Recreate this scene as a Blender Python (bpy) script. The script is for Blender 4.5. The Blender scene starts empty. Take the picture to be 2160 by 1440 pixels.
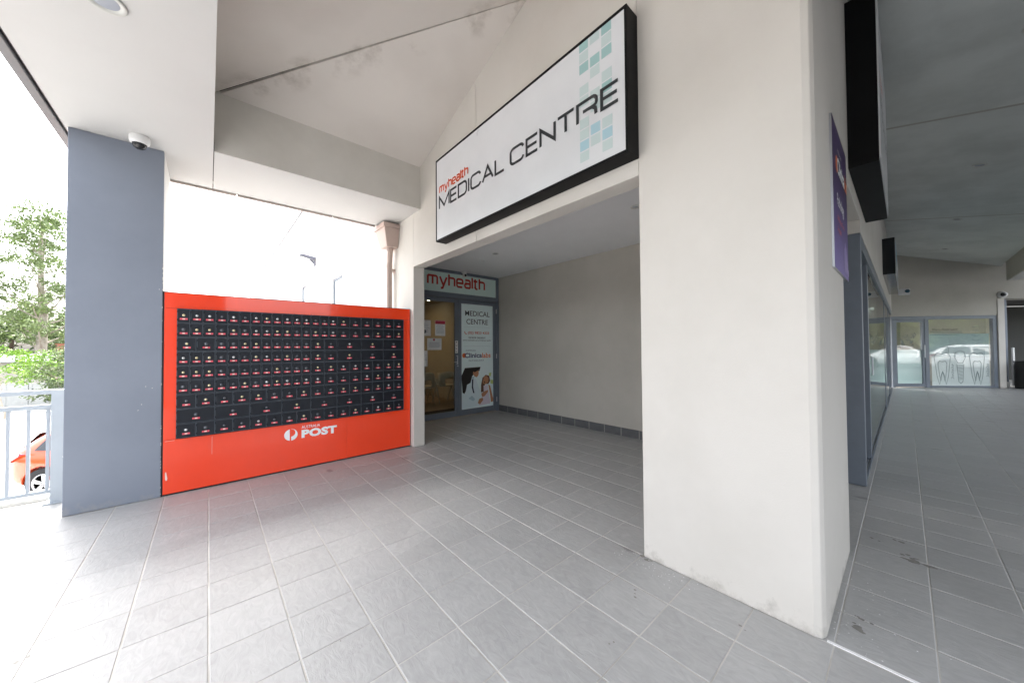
import bpy, bmesh, math, random
import numpy as np
from mathutils import Vector, Matrix, noise as mnoise
random.seed(7); np.random.seed(7)
C = bpy.context.scene.collection
S = bpy.context.scene
PI = math.pi

# ------------------------------------------------------------------ camera, sky, sun, exposure
cam = bpy.data.cameras.new('camera'); camo = bpy.data.objects.new('camera', cam); C.objects.link(camo)
CR = Vector((0.75113993, -0.66010282, -0.00728522)); CU = Vector((-0.00651873, -0.01845213, 0.99980849)); CF = Vector((0.66011083, 0.75094859, 0.01816316))
M = Matrix((CR, CU, -CF)).transposed().to_4x4(); M.translation = Vector((0, 0, 1.36))
camo.matrix_world = M
cam.lens = 12.142; cam.sensor_width = 36.0; cam.clip_start = 0.02; cam.clip_end = 900
S.camera = camo
SUN_EL, SUN_AZ = math.radians(58), math.radians(80)      # azimuth counted from +X towards +Y
w = bpy.data.worlds.new('World'); S.world = w; w.use_nodes = True
nt = w.node_tree; bg = nt.nodes['Background']
sky = nt.nodes.new('ShaderNodeTexSky'); sky.sky_type = 'NISHITA'; sky.sun_disc = False
sky.sun_elevation = SUN_EL; sky.sun_rotation = PI / 2 - SUN_AZ
sky.dust_density = 6.0; sky.air_density = 1.0; sky.ozone_density = 1.0
hs = nt.nodes.new('ShaderNodeHueSaturation'); hs.inputs['Saturation'].default_value = 0.30
nt.links.new(sky.outputs[0], hs.inputs['Color']); nt.links.new(hs.outputs[0], bg.inputs['Color'])
bg.inputs['Strength'].default_value = 0.15
sl = bpy.data.lights.new('sun', 'SUN'); sl.energy = 0.8; sl.angle = math.radians(30); sl.color = (1.0, 0.96, 0.90)
so = bpy.data.objects.new('sun', sl); C.objects.link(so)
sd = Vector((math.cos(SUN_EL) * math.cos(SUN_AZ), math.cos(SUN_EL) * math.sin(SUN_AZ), math.sin(SUN_EL)))
so.rotation_euler = sd.to_track_quat('Z', 'Y').to_euler(); so.location = (-6, 8, 12)
S.view_settings.view_transform = 'Standard'; S.view_settings.look = 'None'
S.view_settings.exposure = 2.92; S.view_settings.gamma = 1.0; S.view_settings.use_curve_mapping = False
S.render.engine = 'CYCLES'
S.cycles.max_bounces = 10; S.cycles.diffuse_bounces = 6; S.cycles.glossy_bounces = 5; S.cycles.transmission_bounces = 6; S.cycles.transparent_max_bounces = 10
S.cycles.sample_clamp_indirect = 8.0

# ------------------------------------------------------------------ materials
MATS = {}
def add_base_grime(m, h=0.16, col=(0.20, 0.18, 0.15)):
    n = m.node_tree; L = n.links; b = n.nodes['Principled BSDF']; src = b.inputs['Base Color'].links[0].from_socket
    geo = n.nodes.new('ShaderNodeNewGeometry'); sp = n.nodes.new('ShaderNodeSeparateXYZ'); L.new(geo.outputs['Position'], sp.inputs[0])
    nz = n.nodes.new('ShaderNodeTexNoise'); nz.inputs['Scale'].default_value = 7; nz.inputs['Detail'].default_value = 9; nz.inputs['Roughness'].default_value = 0.72; L.new(geo.outputs['Position'], nz.inputs['Vector'])
    a = n.nodes.new('ShaderNodeMapRange'); a.inputs['From Min'].default_value = 0.0; a.inputs['From Max'].default_value = h; a.inputs['To Min'].default_value = 0.30; a.inputs['To Max'].default_value = 0.0; L.new(sp.outputs['Z'], a.inputs['Value'])
    c = n.nodes.new('ShaderNodeMath'); c.operation = 'ADD'; L.new(a.outputs[0], c.inputs[0]); L.new(nz.outputs['Fac'], c.inputs[1])
    r = n.nodes.new('ShaderNodeMapRange'); r.inputs['From Min'].default_value = 0.70; r.inputs['From Max'].default_value = 0.92; r.inputs['To Max'].default_value = 0.55; L.new(c.outputs[0], r.inputs['Value'])
    mx = n.nodes.new('ShaderNodeMix'); mx.data_type = 'RGBA'; mx.inputs[7].default_value = (*col, 1); L.new(r.outputs[0], mx.inputs[0]); L.new(src, mx.inputs[6]); L.new(mx.outputs[2], b.inputs['Base Color'])
def mat(name, col, rough=0.6, var=0.0, vscale=3.0, bump=0.0, bscale=60.0, metal=0.0, coat=0.0, spec=0.5, col2=None, streak=None, fine=0.0, fscale=200.0):
    """Principled material whose colour drifts between two real colours and whose surface has fine relief."""
    if name in MATS: return MATS[name]
    m = bpy.data.materials.new(name); m.use_nodes = True; n = m.node_tree; L = n.links
    b = n.nodes['Principled BSDF']
    b.inputs['Base Color'].default_value = (*col, 1); b.inputs['Roughness'].default_value = rough
    b.inputs['Metallic'].default_value = metal; b.inputs['Coat Weight'].default_value = coat; b.inputs['Coat Roughness'].default_value = 0.04
    b.inputs['Specular IOR Level'].default_value = spec
    geo = n.nodes.new('ShaderNodeNewGeometry')
    if var > 0 or col2:
        nz = n.nodes.new('ShaderNodeTexNoise'); nz.inputs['Scale'].default_value = vscale; nz.inputs['Detail'].default_value = 6; nz.inputs['Roughness'].default_value = 0.62
        if streak:
            mp = n.nodes.new('ShaderNodeMapping'); mp.inputs['Scale'].default_value = streak
            L.new(geo.outputs['Position'], mp.inputs['Vector']); L.new(mp.outputs[0], nz.inputs['Vector'])
        else: L.new(geo.outputs['Position'], nz.inputs['Vector'])
        rp = n.nodes.new('ShaderNodeValToRGB')
        c2 = col2 if col2 else tuple(c * (1 - var) for c in col)
        rp.color_ramp.elements[0].position = 0.36; rp.color_ramp.elements[0].color = (*c2, 1)
        rp.color_ramp.elements[1].position = 0.60; rp.color_ramp.elements[1].color = (*col, 1)
        L.new(nz.outputs['Fac'], rp.inputs['Fac']); L.new(rp.outputs['Color'], b.inputs['Base Color'])
        mr = n.nodes.new('ShaderNodeMapRange'); mr.inputs['To Min'].default_value = max(0.02, rough - 0.06); mr.inputs['To Max'].default_value = min(1, rough + 0.06)
        L.new(nz.outputs['Fac'], mr.inputs['Value']); L.new(mr.outputs[0], b.inputs['Roughness'])
    if bump > 0:
        nb = n.nodes.new('ShaderNodeTexNoise'); nb.inputs['Scale'].default_value = bscale; nb.inputs['Detail'].default_value = 5
        L.new(geo.outputs['Position'], nb.inputs['Vector'])
        bp = n.nodes.new('ShaderNodeBump'); bp.inputs['Strength'].default_value = bump; bp.inputs['Distance'].default_value = 0.004
        L.new(nb.outputs['Fac'], bp.inputs['Height']); L.new(bp.outputs[0], b.inputs['Normal'])
    MATS[name] = m
    return m
def emis(name, col, strength):
    m = bpy.data.materials.new(name); m.use_nodes = True
    b = m.node_tree.nodes['Principled BSDF']; b.inputs['Base Color'].default_value = (*col, 1)
    b.inputs['Emission Color'].default_value = (*col, 1); b.inputs['Emission Strength'].default_value = strength
    MATS[name] = m; return m
def glass(name, tint=(0.85, 0.92, 0.90), rough=0.0, ior=1.5, opaque=0.0, film=(0.6, 0.7, 0.7)):
    m = bpy.data.materials.new(name); m.use_nodes = True; n = m.node_tree; L = n.links
    n.nodes.remove(n.nodes['Principled BSDF']); out = n.nodes['Material Output']
    t = n.nodes.new('ShaderNodeBsdfTransparent'); t.inputs[0].default_value = (*tint, 1)
    base = t
    if opaque > 0:
        d = n.nodes.new('ShaderNodeBsdfDiffuse'); d.inputs[0].default_value = (*film, 1)
        tl = n.nodes.new('ShaderNodeBsdfTranslucent'); tl.inputs[0].default_value = (*film, 1)
        dm = n.nodes.new('ShaderNodeMixShader'); dm.inputs[0].default_value = 0.3; L.new(d.outputs[0], dm.inputs[1]); L.new(tl.outputs[0], dm.inputs[2])
        mx = n.nodes.new('ShaderNodeMixShader'); mx.inputs[0].default_value = opaque; L.new(t.outputs[0], mx.inputs[1]); L.new(dm.outputs[0], mx.inputs[2]); base = mx
    g = n.nodes.new('ShaderNodeBsdfGlossy'); g.inputs['Roughness'].default_value = rough
    f = n.nodes.new('ShaderNodeFresnel'); f.inputs[0].default_value = ior
    ge = n.nodes.new('ShaderNodeNewGeometry'); iv = n.nodes.new('ShaderNodeMath'); iv.operation = 'SUBTRACT'; iv.inputs[0].default_value = 1.0; L.new(ge.outputs['Backfacing'], iv.inputs[1])
    fm_ = n.nodes.new('ShaderNodeMath'); fm_.operation = 'MULTIPLY'; L.new(f.outputs[0], fm_.inputs[0]); L.new(iv.outputs[0], fm_.inputs[1])
    m2 = n.nodes.new('ShaderNodeMixShader'); L.new(fm_.outputs[0], m2.inputs[0]); L.new(base.outputs[0], m2.inputs[1]); L.new(g.outputs[0], m2.inputs[2]); L.new(m2.outputs[0], out.inputs[0])
    MATS[name] = m; return m

wallm = mat('painted_render', (0.60, 0.573, 0.53), 0.82, col2=(0.555, 0.528, 0.483), vscale=0.9, bump=0.22, bscale=140)
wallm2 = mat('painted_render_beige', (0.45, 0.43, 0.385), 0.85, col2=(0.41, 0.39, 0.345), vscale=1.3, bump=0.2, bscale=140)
soffm = mat('painted_soffit', (0.52, 0.512, 0.498), 0.8, var=0.035, vscale=1.1, bump=0.08, bscale=90)
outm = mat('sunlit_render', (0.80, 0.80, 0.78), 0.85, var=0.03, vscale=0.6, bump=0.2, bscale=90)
beamm = mat('beam_paint', (0.62, 0.60, 0.555), 0.85, col2=(0.56, 0.54, 0.495), vscale=1.4, bump=0.1, bscale=90)
corrm = mat('corridor_ceiling_paint', (0.62, 0.645, 0.625), 0.85, col2=(0.51, 0.535, 0.515), vscale=1.2, bump=0.08, bscale=60)
pillm = mat('slate_blue_paint', (0.215, 0.240, 0.290), 0.55, col2=(0.195, 0.218, 0.265), vscale=1.5, bump=0.18, bscale=160)
framem = mat('slate_blue_powdercoat', (0.150, 0.175, 0.212), 0.38, var=0.08, vscale=6)
redm = mat('red_acrylic', (0.92, 0.060, 0.014), 0.08, var=0.03, vscale=2, coat=0.5)
lockm = mat('black_locker_metal', (0.0075, 0.0105, 0.017), 0.40, col2=(0.005, 0.007, 0.012), vscale=14, bump=0.1, bscale=200, spec=0.35)
lit_edge = mat('locker_edge_lit', (0.10, 0.12, 0.145), 0.4)  # lighter grey paints in the light caught along the door rims
blackm = mat('black_sign_metal', (0.004, 0.004, 0.0045), 0.55, spec=0.18, var=0.35, vscale=9, bump=0.05)
jointm = mat('dark_joint', (0.012, 0.012, 0.013), 0.8)
signm = mat('sign_face_white', (0.64, 0.655, 0.67), 0.30, var=0.05, vscale=1.7)
inkm = mat('black_lettering', (0.022, 0.026, 0.030), 0.4)
orgm = mat('orange_lettering', (0.62, 0.085, 0.022), 0.4)
redink = mat('red_lettering', (0.42, 0.030, 0.018), 0.4)
whitem = mat('white_plastic', (0.78, 0.78, 0.77), 0.35)
whitepaint = mat('white_lettering', (0.85, 0.86, 0.87), 0.4)
tealA = mat('teal_print', (0.30, 0.47, 0.465), 0.3); tealB = mat('pale_teal_print', (0.475, 0.57, 0.565), 0.3); tealC = mat('blue_print', (0.35, 0.52, 0.585), 0.3)
brassm = mat('brass', (0.86, 0.74, 0.44), 0.3, metal=0.5); steelm = mat('steel', (0.80, 0.80, 0.80), 0.3, metal=0.5); gunm = mat('grey_lock', (0.16, 0.17, 0.19), 0.35, metal=0.6)
labelm = mat('red_number_label', (0.74, 0.085, 0.12), 0.4); labelw = mat('pale_number', (0.85, 0.62, 0.55), 0.4)
greyplas = mat('dark_dome', (0.02, 0.02, 0.022), 0.08)
purplem = mat('purple_print', (0.085, 0.045, 0.16), 0.32, var=0.1, vscale=2)
lilacm = mat('lilac_print', (0.30, 0.22, 0.50), 0.35)
alum = mat('aluminium', (0.55, 0.57, 0.60), 0.3, metal=1.0)
railm = mat('pale_grey_railing_paint', (0.34, 0.375, 0.415), 0.45, var=0.05, vscale=5)
pipem = mat('painted_downpipe', (0.47, 0.365, 0.32), 0.5, var=0.05, vscale=4)
skirtm = mat('skirting_tile_glaze', (0.105, 0.108, 0.112), 0.45, var=0.15, vscale=9)
groutm = mat('grout', (0.54, 0.52, 0.485), 0.9, col2=(0.38, 0.36, 0.32), vscale=3, bump=0.2, bscale=200)
sealm = mat('white_sealant', (0.80, 0.80, 0.80), 0.5)
asphalt = mat('asphalt', (0.07, 0.07, 0.072), 0.9, var=0.25, vscale=0.7, bump=0.4, bscale=80)
concm = mat('pale_concrete', (0.50, 0.495, 0.48), 0.9, var=0.12, vscale=0.8, bump=0.3, bscale=50)

add_base_grime(wallm); add_base_grime(pillm, 0.20, (0.33, 0.32, 0.30)); add_base_grime(wallm2)
# ceiling lining with mould along the hip joint (a stain that stays put)
def stained_ceiling(name, base, stain, hip=True):
    m = bpy.data.materials.new(name); m.use_nodes = True; n = m.node_tree; L = n.links; b = n.nodes['Principled BSDF']; b.inputs['Roughness'].default_value = 0.85
    geo = n.nodes.new('ShaderNodeNewGeometry'); sp = n.nodes.new('ShaderNodeSeparateXYZ'); L.new(geo.outputs['Position'], sp.inputs[0])
    add = n.nodes.new('ShaderNodeMath'); add.operation = 'ADD'; L.new(sp.outputs['X'], add.inputs[0]); L.new(sp.outputs['Y'], add.inputs[1])
    sub = n.nodes.new('ShaderNodeMath'); sub.operation = 'SUBTRACT'; L.new(add.outputs[0], sub.inputs[0]); sub.inputs[1].default_value = 4.36
    ab = n.nodes.new('ShaderNodeMath'); ab.operation = 'ABSOLUTE'; L.new(sub.outputs[0], ab.inputs[0])
    mr = n.nodes.new('ShaderNodeMapRange'); mr.inputs['From Min'].default_value = 0.0; mr.inputs['From Max'].default_value = 0.30; mr.inputs['To Min'].default_value = 1.0; mr.inputs['To Max'].default_value = 0.0
    L.new(ab.outputs[0], mr.inputs['Value'])
    nz = n.nodes.new('ShaderNodeTexNoise'); nz.inputs['Scale'].default_value = 3.4; nz.inputs['Detail'].default_value = 8; nz.inputs['Roughness'].default_value = 0.66; L.new(geo.outputs['Position'], nz.inputs['Vector'])
    r = n.nodes.new('ShaderNodeMapRange'); r.inputs['From Min'].default_value = 0.50; r.inputs['From Max'].default_value = 0.70; L.new(nz.outputs['Fac'], r.inputs['Value'])
    mu = n.nodes.new('ShaderNodeMath'); mu.operation = 'MULTIPLY'; L.new(mr.outputs[0], mu.inputs[0]); L.new(r.outputs[0], mu.inputs[1])
    nz2 = n.nodes.new('ShaderNodeTexNoise'); nz2.inputs['Scale'].default_value = 1.3; nz2.inputs['Detail'].default_value = 7; L.new(geo.outputs['Position'], nz2.inputs['Vector'])
    r2 = n.nodes.new('ShaderNodeMapRange'); r2.inputs['From Min'].default_value = 0.45; r2.inputs['From Max'].default_value = 0.75; r2.inputs['To Max'].default_value = 0.22; L.new(nz2.outputs['Fac'], r2.inputs['Value'])
    mx = n.nodes.new('ShaderNodeMath'); mx.operation = 'MAXIMUM'; L.new(mu.outputs[0], mx.inputs[0]); L.new(r2.outputs[0], mx.inputs[1])
    mix = n.nodes.new('ShaderNodeMix'); mix.data_type = 'RGBA'; mix.inputs[6].default_value = (*base, 1); mix.inputs[7].default_value = (*stain, 1)
    L.new(mx.outputs[0], mix.inputs[0]); L.new(mix.outputs[2], b.inputs['Base Color'])
    MATS[name] = m; return m
ceilm = stained_ceiling('stained_ceiling_paint', (0.64, 0.60, 0.56), (0.36, 0.32, 0.28))

# slate-finish floor tile: each tile its own tone (by its place in the grid), streaks along Y, fine relief
def tile_material():
    m = bpy.data.materials.new('slate_finish_tile'); m.use_nodes = True; n = m.node_tree; L = n.links; b = n.nodes['Principled BSDF']
    geo = n.nodes.new('ShaderNodeNewGeometry')
    mp0 = n.nodes.new('ShaderNodeMapping'); mp0.inputs['Location'].default_value = (-0.010, -0.238, 0); L.new(geo.outputs['Position'], mp0.inputs['Vector'])
    dv = n.nodes.new('ShaderNodeVectorMath'); dv.operation = 'DIVIDE'; dv.inputs[1].default_value = (0.3045, 0.3073, 5); L.new(mp0.outputs[0], dv.inputs[0])
    fl = n.nodes.new('ShaderNodeVectorMath'); fl.operation = 'FLOOR'; L.new(dv.outputs[0], fl.inputs[0])
    wn = n.nodes.new('ShaderNodeTexWhiteNoise'); L.new(fl.outputs[0], wn.inputs['Vector'])
    # shift pattern per tile
    sc = n.nodes.new('ShaderNodeVectorMath'); sc.operation = 'SCALE'; sc.inputs['Scale'].default_value = 7.0; L.new(wn.outputs['Color'], sc.inputs[0])
    ad = n.nodes.new('ShaderNodeVectorMath'); ad.operation = 'ADD'; L.new(geo.outputs['Position'], ad.inputs[0]); L.new(sc.outputs[0], ad.inputs[1])
    mp = n.nodes.new('ShaderNodeMapping'); mp.inputs['Scale'].default_value = (19, 8, 10); mp.inputs['Rotation'].default_value = (0, 0, 0.12); L.new(ad.outputs[0], mp.inputs['Vector'])
    nz = n.nodes.new('ShaderNodeTexNoise'); nz.inputs['Scale'].default_value = 1.0; nz.inputs['Detail'].default_value = 7; nz.inputs['Roughness'].default_value = 0.62; nz.inputs['Distortion'].default_value = 2.2; L.new(mp.outputs[0], nz.inputs['Vector'])
    rp = n.nodes.new('ShaderNodeValToRGB'); e = rp.color_ramp.elements
    e[0].position = 0.30; e[0].color = (0.315, 0.315, 0.310, 1); e[1].position = 0.72; e[1].color = (0.405, 0.403, 0.396, 1); L.new(nz.outputs['Fac'], rp.inputs['Fac'])
    tv = n.nodes.new('ShaderNodeMapRange'); tv.inputs['To Min'].default_value = 0.945; tv.inputs['To Max'].default_value = 1.04; L.new(wn.outputs['Value'], tv.inputs['Value'])
    mul = n.nodes.new('ShaderNodeVectorMath'); mul.operation = 'SCALE'; L.new(rp.outputs['Color'], mul.inputs[0]); L.new(tv.outputs[0], mul.inputs['Scale'])
    # foot grime
    nd = n.nodes.new('ShaderNodeTexNoise'); nd.inputs['Scale'].default_value = 1.1; nd.inputs['Detail'].default_value = 8; nd.inputs['Roughness'].default_value = 0.7; L.new(geo.outputs['Position'], nd.inputs['Vector'])
    dr = n.nodes.new('ShaderNodeMapRange'); dr.inputs['From Min'].default_value = 0.52; dr.inputs['From Max'].default_value = 0.74; dr.inputs['To Max'].default_value = 0.28; L.new(nd.outputs['Fac'], dr.inputs['Value'])
    mix = n.nodes.new('ShaderNodeMix'); mix.data_type = 'RGBA'; mix.inputs[7].default_value = (0.265, 0.252, 0.232, 1); L.new(dr.outputs[0], mix.inputs[0]); L.new(mul.outputs[0], mix.inputs[6])
    # small dark drops and scuffs
    vo = n.nodes.new('ShaderNodeTexVoronoi'); vo.inputs['Scale'].default_value = 1.25
    vm = n.nodes.new('ShaderNodeMapping'); vm.inputs['Scale'].default_value = (1.9, 1.0, 0.0); vm.inputs['Rotation'].default_value = (0, 0, 0.3); L.new(geo.outputs['Position'], vm.inputs['Vector']); L.new(vm.outputs[0], vo.inputs['Vector'])
    wob = n.nodes.new('ShaderNodeTexNoise'); wob.inputs['Scale'].default_value = 30; L.new(geo.outputs['Position'], wob.inputs['Vector'])
    wa = n.nodes.new('ShaderNodeMath'); wa.operation = 'MULTIPLY_ADD'; wa.inputs[1].default_value = 0.055; L.new(wob.outputs['Fac'], wa.inputs[0]); L.new(vo.outputs['Distance'], wa.inputs[2])
    sp = n.nodes.new('ShaderNodeMapRange'); sp.inputs['From Min'].default_value = 0.085; sp.inputs['From Max'].default_value = 0.125; sp.inputs['To Min'].default_value = 0.55; sp.inputs['To Max'].default_value = 0.0; L.new(wa.outputs[0], sp.inputs['Value'])
    mix2 = n.nodes.new('ShaderNodeMix'); mix2.data_type = 'RGBA'; mix2.inputs[7].default_value = (0.09, 0.085, 0.08, 1); L.new(sp.outputs[0], mix2.inputs[0]); L.new(mix.outputs[2], mix2.inputs[6])
    L.new(mix2.outputs[2], b.inputs['Base Color'])
    rr = n.nodes.new('ShaderNodeMapRange'); rr.inputs['To Min'].default_value = 0.28; rr.inputs['To Max'].default_value = 0.52; L.new(nz.outputs['Fac'], rr.inputs['Value']); L.new(rr.outputs[0], b.inputs['Roughness'])
    bp = n.nodes.new('ShaderNodeBump'); bp.inputs['Strength'].default_value = 0.55; bp.inputs['Distance'].default_value = 0.004; L.new(nz.outputs['Fac'], bp.inputs['Height']); L.new(bp.outputs[0], b.inputs['Normal'])
    return m
tilem = tile_material()

# ------------------------------------------------------------------ mesh building
def off(p):
    v = Vector((0, 0, 0))
    while p is not None: v += p.location; p = p.parent
    return v
class MB:
    """collects faces (world coordinates unless the thing is built at its origin) and links them as ONE mesh"""
    def __init__(s): s.v = []; s.f = []; s.mi = []; s.sm = []
    def add(s, vs, fs, mi=0, smooth=False):
        k = len(s.v); s.v += [tuple(v) for v in vs]; s.f += [tuple(i + k for i in f) for f in fs]; s.mi += [mi] * len(fs); s.sm += [smooth] * len(fs); return s
    def box(s, x0, x1, y0, y1, z0, z1, mi=0):
        return s.add([(x0,y0,z0),(x1,y0,z0),(x1,y1,z0),(x0,y1,z0),(x0,y0,z1),(x1,y0,z1),(x1,y1,z1),(x0,y1,z1)],
                     [(0,3,2,1),(4,5,6,7),(0,1,5,4),(1,2,6,5),(2,3,7,6),(3,0,4,7)], mi)
    def frame_box(s, B, a0, a1, d0, d1, z0, z1, mi=0):
        c = [B(a0,d0,z0),B(a1,d0,z0),B(a1,d1,z0),B(a0,d1,z0),B(a0,d0,z1),B(a1,d0,z1),B(a1,d1,z1),B(a0,d1,z1)]
        return s.add(c, [(0,3,2,1),(4,5,6,7),(0,1,5,4),(1,2,6,5),(2,3,7,6),(3,0,4,7)], mi)
    def prism(s, pts, ex, mi=0):
        n = len(pts); ex = Vector(ex); a = [Vector(p) for p in pts]; b = [p + ex for p in a]
        return s.add(a + b, [tuple(range(n))[::-1], tuple(range(n, 2 * n))] + [(i, (i + 1) % n, n + (i + 1) % n, n + i) for i in range(n)], mi)
    def poly(s, pts, mi=0): return s.add(pts, [tuple(range(len(pts)))], mi)
    def tube(s, path, r, n=10, mi=0, caps=True, smooth=True):
        path = [Vector(p) for p in path]; rs = r if hasattr(r, '__len__') else [r] * len(path); rings = []
        up = None
        for i, p in enumerate(path):
            t = (path[min(i + 1, len(path) - 1)] - path[max(i - 1, 0)]).normalized()
            if up is None: up = t.orthogonal().normalized()
            a = (up - t * up.dot(t)).normalized(); up = a; b = t.cross(a)
            rings.append([p + (a * math.cos(2 * PI * k / n) + b * math.sin(2 * PI * k / n)) * rs[i] for k in range(n)])
        vs = [v for rg in rings for v in rg]; fs = []
        for i in range(len(rings) - 1):
            for k in range(n): fs.append((i * n + k, i * n + (k + 1) % n, (i + 1) * n + (k + 1) % n, (i + 1) * n + k))
        s.add(vs, fs, mi, smooth)
        if caps: s.add(rings[0], [tuple(range(n))[::-1]], mi); s.add(rings[-1], [tuple(range(n))], mi)
        return s
    def lathe(s, c, prof, n=24, axis='Z', mi=0, smooth=True):
        c = Vector(c); ax = {'Z': (Vector((1,0,0)), Vector((0,1,0)), Vector((0,0,1))), 'Y': (Vector((1,0,0)), Vector((0,0,1)), Vector((0,-1,0))), 'X': (Vector((0,1,0)), Vector((0,0,1)), Vector((-1,0,0)))}[axis] if isinstance(axis, str) else axis
        vs = []; fs = []
        for r, h in prof:
            for k in range(n): vs.append(c + ax[0] * r * math.cos(2*PI*k/n) + ax[1] * r * math.sin(2*PI*k/n) + ax[2] * h)
        for i in range(len(prof) - 1):
            for k in range(n): fs.append((i*n+k, i*n+(k+1)%n, (i+1)*n+(k+1)%n, (i+1)*n+k))
        return s.add(vs, fs, mi, smooth)
    def build(s, name, mats, parent=None, bevel=0.0, loc=None, segs=2, local=False):
        if not isinstance(mats, (list, tuple)): mats = [mats]
        o_ = Vector((0,0,0)) if local else (off(parent) + (Vector(loc) if loc else Vector((0,0,0))))
        me = bpy.data.meshes.new(name); me.from_pydata([(x - o_.x, y - o_.y, z - o_.z) for x, y, z in s.v], [], s.f)
        for m in mats: me.materials.append(m)
        me.polygons.foreach_set('material_index', s.mi); me.polygons.foreach_set('use_smooth', s.sm)
        bm = bmesh.new(); bm.from_mesh(me); bmesh.ops.recalc_face_normals(bm, faces=bm.faces) if len(s.f) < 4000 else None; bm.to_mesh(me); bm.free()
        me.update()
        o = bpy.data.objects.new(name, me); C.objects.link(o)
        if loc: o.location = loc
        if parent: o.parent = parent
        if bevel > 0:
            bv = o.modifiers.new('bevel', 'BEVEL'); bv.width = bevel; bv.segments = segs; bv.limit_method = 'ANGLE'; bv.angle_limit = 0.6; bv.harden_normals = False
        return o
def tag(o, label=None, cat=None, group=None, kind=None):
    if label: o['label'] = label
    if cat: o['category'] = cat
    if group: o['group'] = group
    if kind: o['kind'] = kind
    return o
def root(name, loc, label, cat, group=None, rz=0.0):
    o = bpy.data.objects.new(name, None); o.empty_display_size = 0.1; C.objects.link(o); o.location = loc; o.rotation_euler = (0, 0, rz)
    return tag(o, label, cat, group)
def copy_tree(o, parent=None):
    c = o.copy(); C.objects.link(c); c.parent = parent
    for ch in [x for x in bpy.data.objects if x.parent == o]: copy_tree(ch, c)
    return c

# ribbons of constant width for drawn letters: 2-D polylines -> flat mitred strips
def ribbon(pts, wd, close=False):
    P = [Vector((p[0], p[1])) for p in pts]; n = len(P); L_, R_ = [], []
    for i in range(n):
        a = P[i] - P[i-1] if (i > 0 or close) else None; b = P[(i+1) % n] - P[i] if (i < n-1 or close) else None
        if a is None: a = b
        if b is None: b = a
        a = a.normalized(); b = b.normalized(); na = Vector((-a.y, a.x)); nb = Vector((-b.y, b.x)); m = na + nb
        m = m.normalized() if m.length > 1e-4 else na
        k = min(1 / max(m.dot(na), 0.2), 2.6) * wd / 2
        L_.append(P[i] + m * k); R_.append(P[i] - m * k)
    q = [(L_[i], L_[i+1], R_[i+1], R_[i]) for i in range(n-1)]
    if close: q.append((L_[-1], L_[0], R_[0], R_[-1]))
    return q
def arc(cx, cy, rx, ry, a0, a1, n=6):
    return [(cx + rx * math.cos(math.radians(a0 + (a1 - a0) * i / n)), cy + ry * math.sin(math.radians(a0 + (a1 - a0) * i / n))) for i in range(n + 1)]
r_ = 0.26
TECH = {
 'M': [[(0,0),(0,1),(.50,.10),(1,1),(1,0)]], 'E': [[(1,1),(0,1),(0,0),(1,0)], [(0,.5),(.94,.5)]],
 'D': [[(0,0),(0,1)] + arc(.7,.7,.3,.3,90,0) + arc(.7,.3,.3,.3,0,-90) + [(0,0),(0,.05)]],
 'I': [[(.5,0),(.5,1)]],
 'C': [[(1,.78)] + arc(.75,.75,.25,.25,20,90) + arc(r_,1-r_,r_,r_,90,180) + arc(r_,r_,r_,r_,180,270) + arc(.75,.25,.25,.25,-90,-20) + [(1,.22)]],
 'A': [[(0,0),(.5,1),(1,0)], [(.20,.32),(.80,.32)]], 'L': [[(0,1),(0,0),(1,0)]],
 'N': [[(0,0),(0,1),(1,0),(1,1)]], 'T': [[(0,1),(1,1)], [(.5,1),(.5,0)]],
 'R': [[(0,0),(0,1)] + arc(.78,.76,.22,.24,90,0,5) + arc(.78,.60,.22,.12,0,-90,4) + [(.30,.48)], [(.55,.48),(.80,.45),(.95,.32),(.98,0)]],
}
SOFT = {  # rounded lower case
 'm': (1.25, [[(0,0),(0,1)] , [(0,1)] + arc(1.0,.78,.22,.22,90,0) + [(1.22,0)], [(.61,1),(.61,0)]]),
 'y': (0.92, [[(0,1),(0.44,.02)], [(.92,1),(.36,-.38),(.12,-.40)]]),
 'h': (0.80, [[(0,0),(0,1.42)], [(0,1)] + arc(.55,.76,.24,.24,90,0) + [(.79,0)]]),
 'e': (0.84, [[(0,.50),(.84,.50),(.84,.74)] + arc(.60,.76,.24,.24,0,90) + arc(.24,.76,.24,.24,90,180) + arc(.24,.24,.24,.24,180,270) + [(.78,0)]]),
 'a': (0.80, [[(.06,1)] + arc(.55,.76,.24,.24,90,0) + [(.79,0)], [(.79,.56),(.24,.56)] + arc(.24,.28,.24,.28,90,270) + [(.79,0)]]),
 'l': (0.02, [[(0,1.42),(0,0)]]),
 't': (0.46, [[(0.12,1.30),(0.12,.22)] + arc(.34,.22,.22,.22,180,270) + [(.48,0)], [(-.12,1),(.46,1)]]),
}
def draw(lines, name, m, parent, O, right, up, nrm, sx, sy, wd, lift=0.003):
    """2-D polylines scaled (sx, sy), drawn wd thick on the plane at O"""
    O = Vector(O); right = Vector(right); up = Vector(up); nrm = Vector(nrm); mb = MB()
    for k, ln in enumerate(lines):
        for q in ribbon([(p[0] * sx, p[1] * sy) for p in ln], wd):
            mb.add([O + right * v.x + up * v.y + nrm * (lift + 0.0002 * k) for v in q], [(0, 1, 2, 3)])
    return mb.build(name, m, parent)
def softword(word, gap=0.30):
    out = []; x = 0
    for c in word:
        wd, ls = SOFT[c]; out += [[(p[0] + x, p[1]) for p in l] for l in ls]; x += wd + gap
    return out, x - gap
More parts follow.
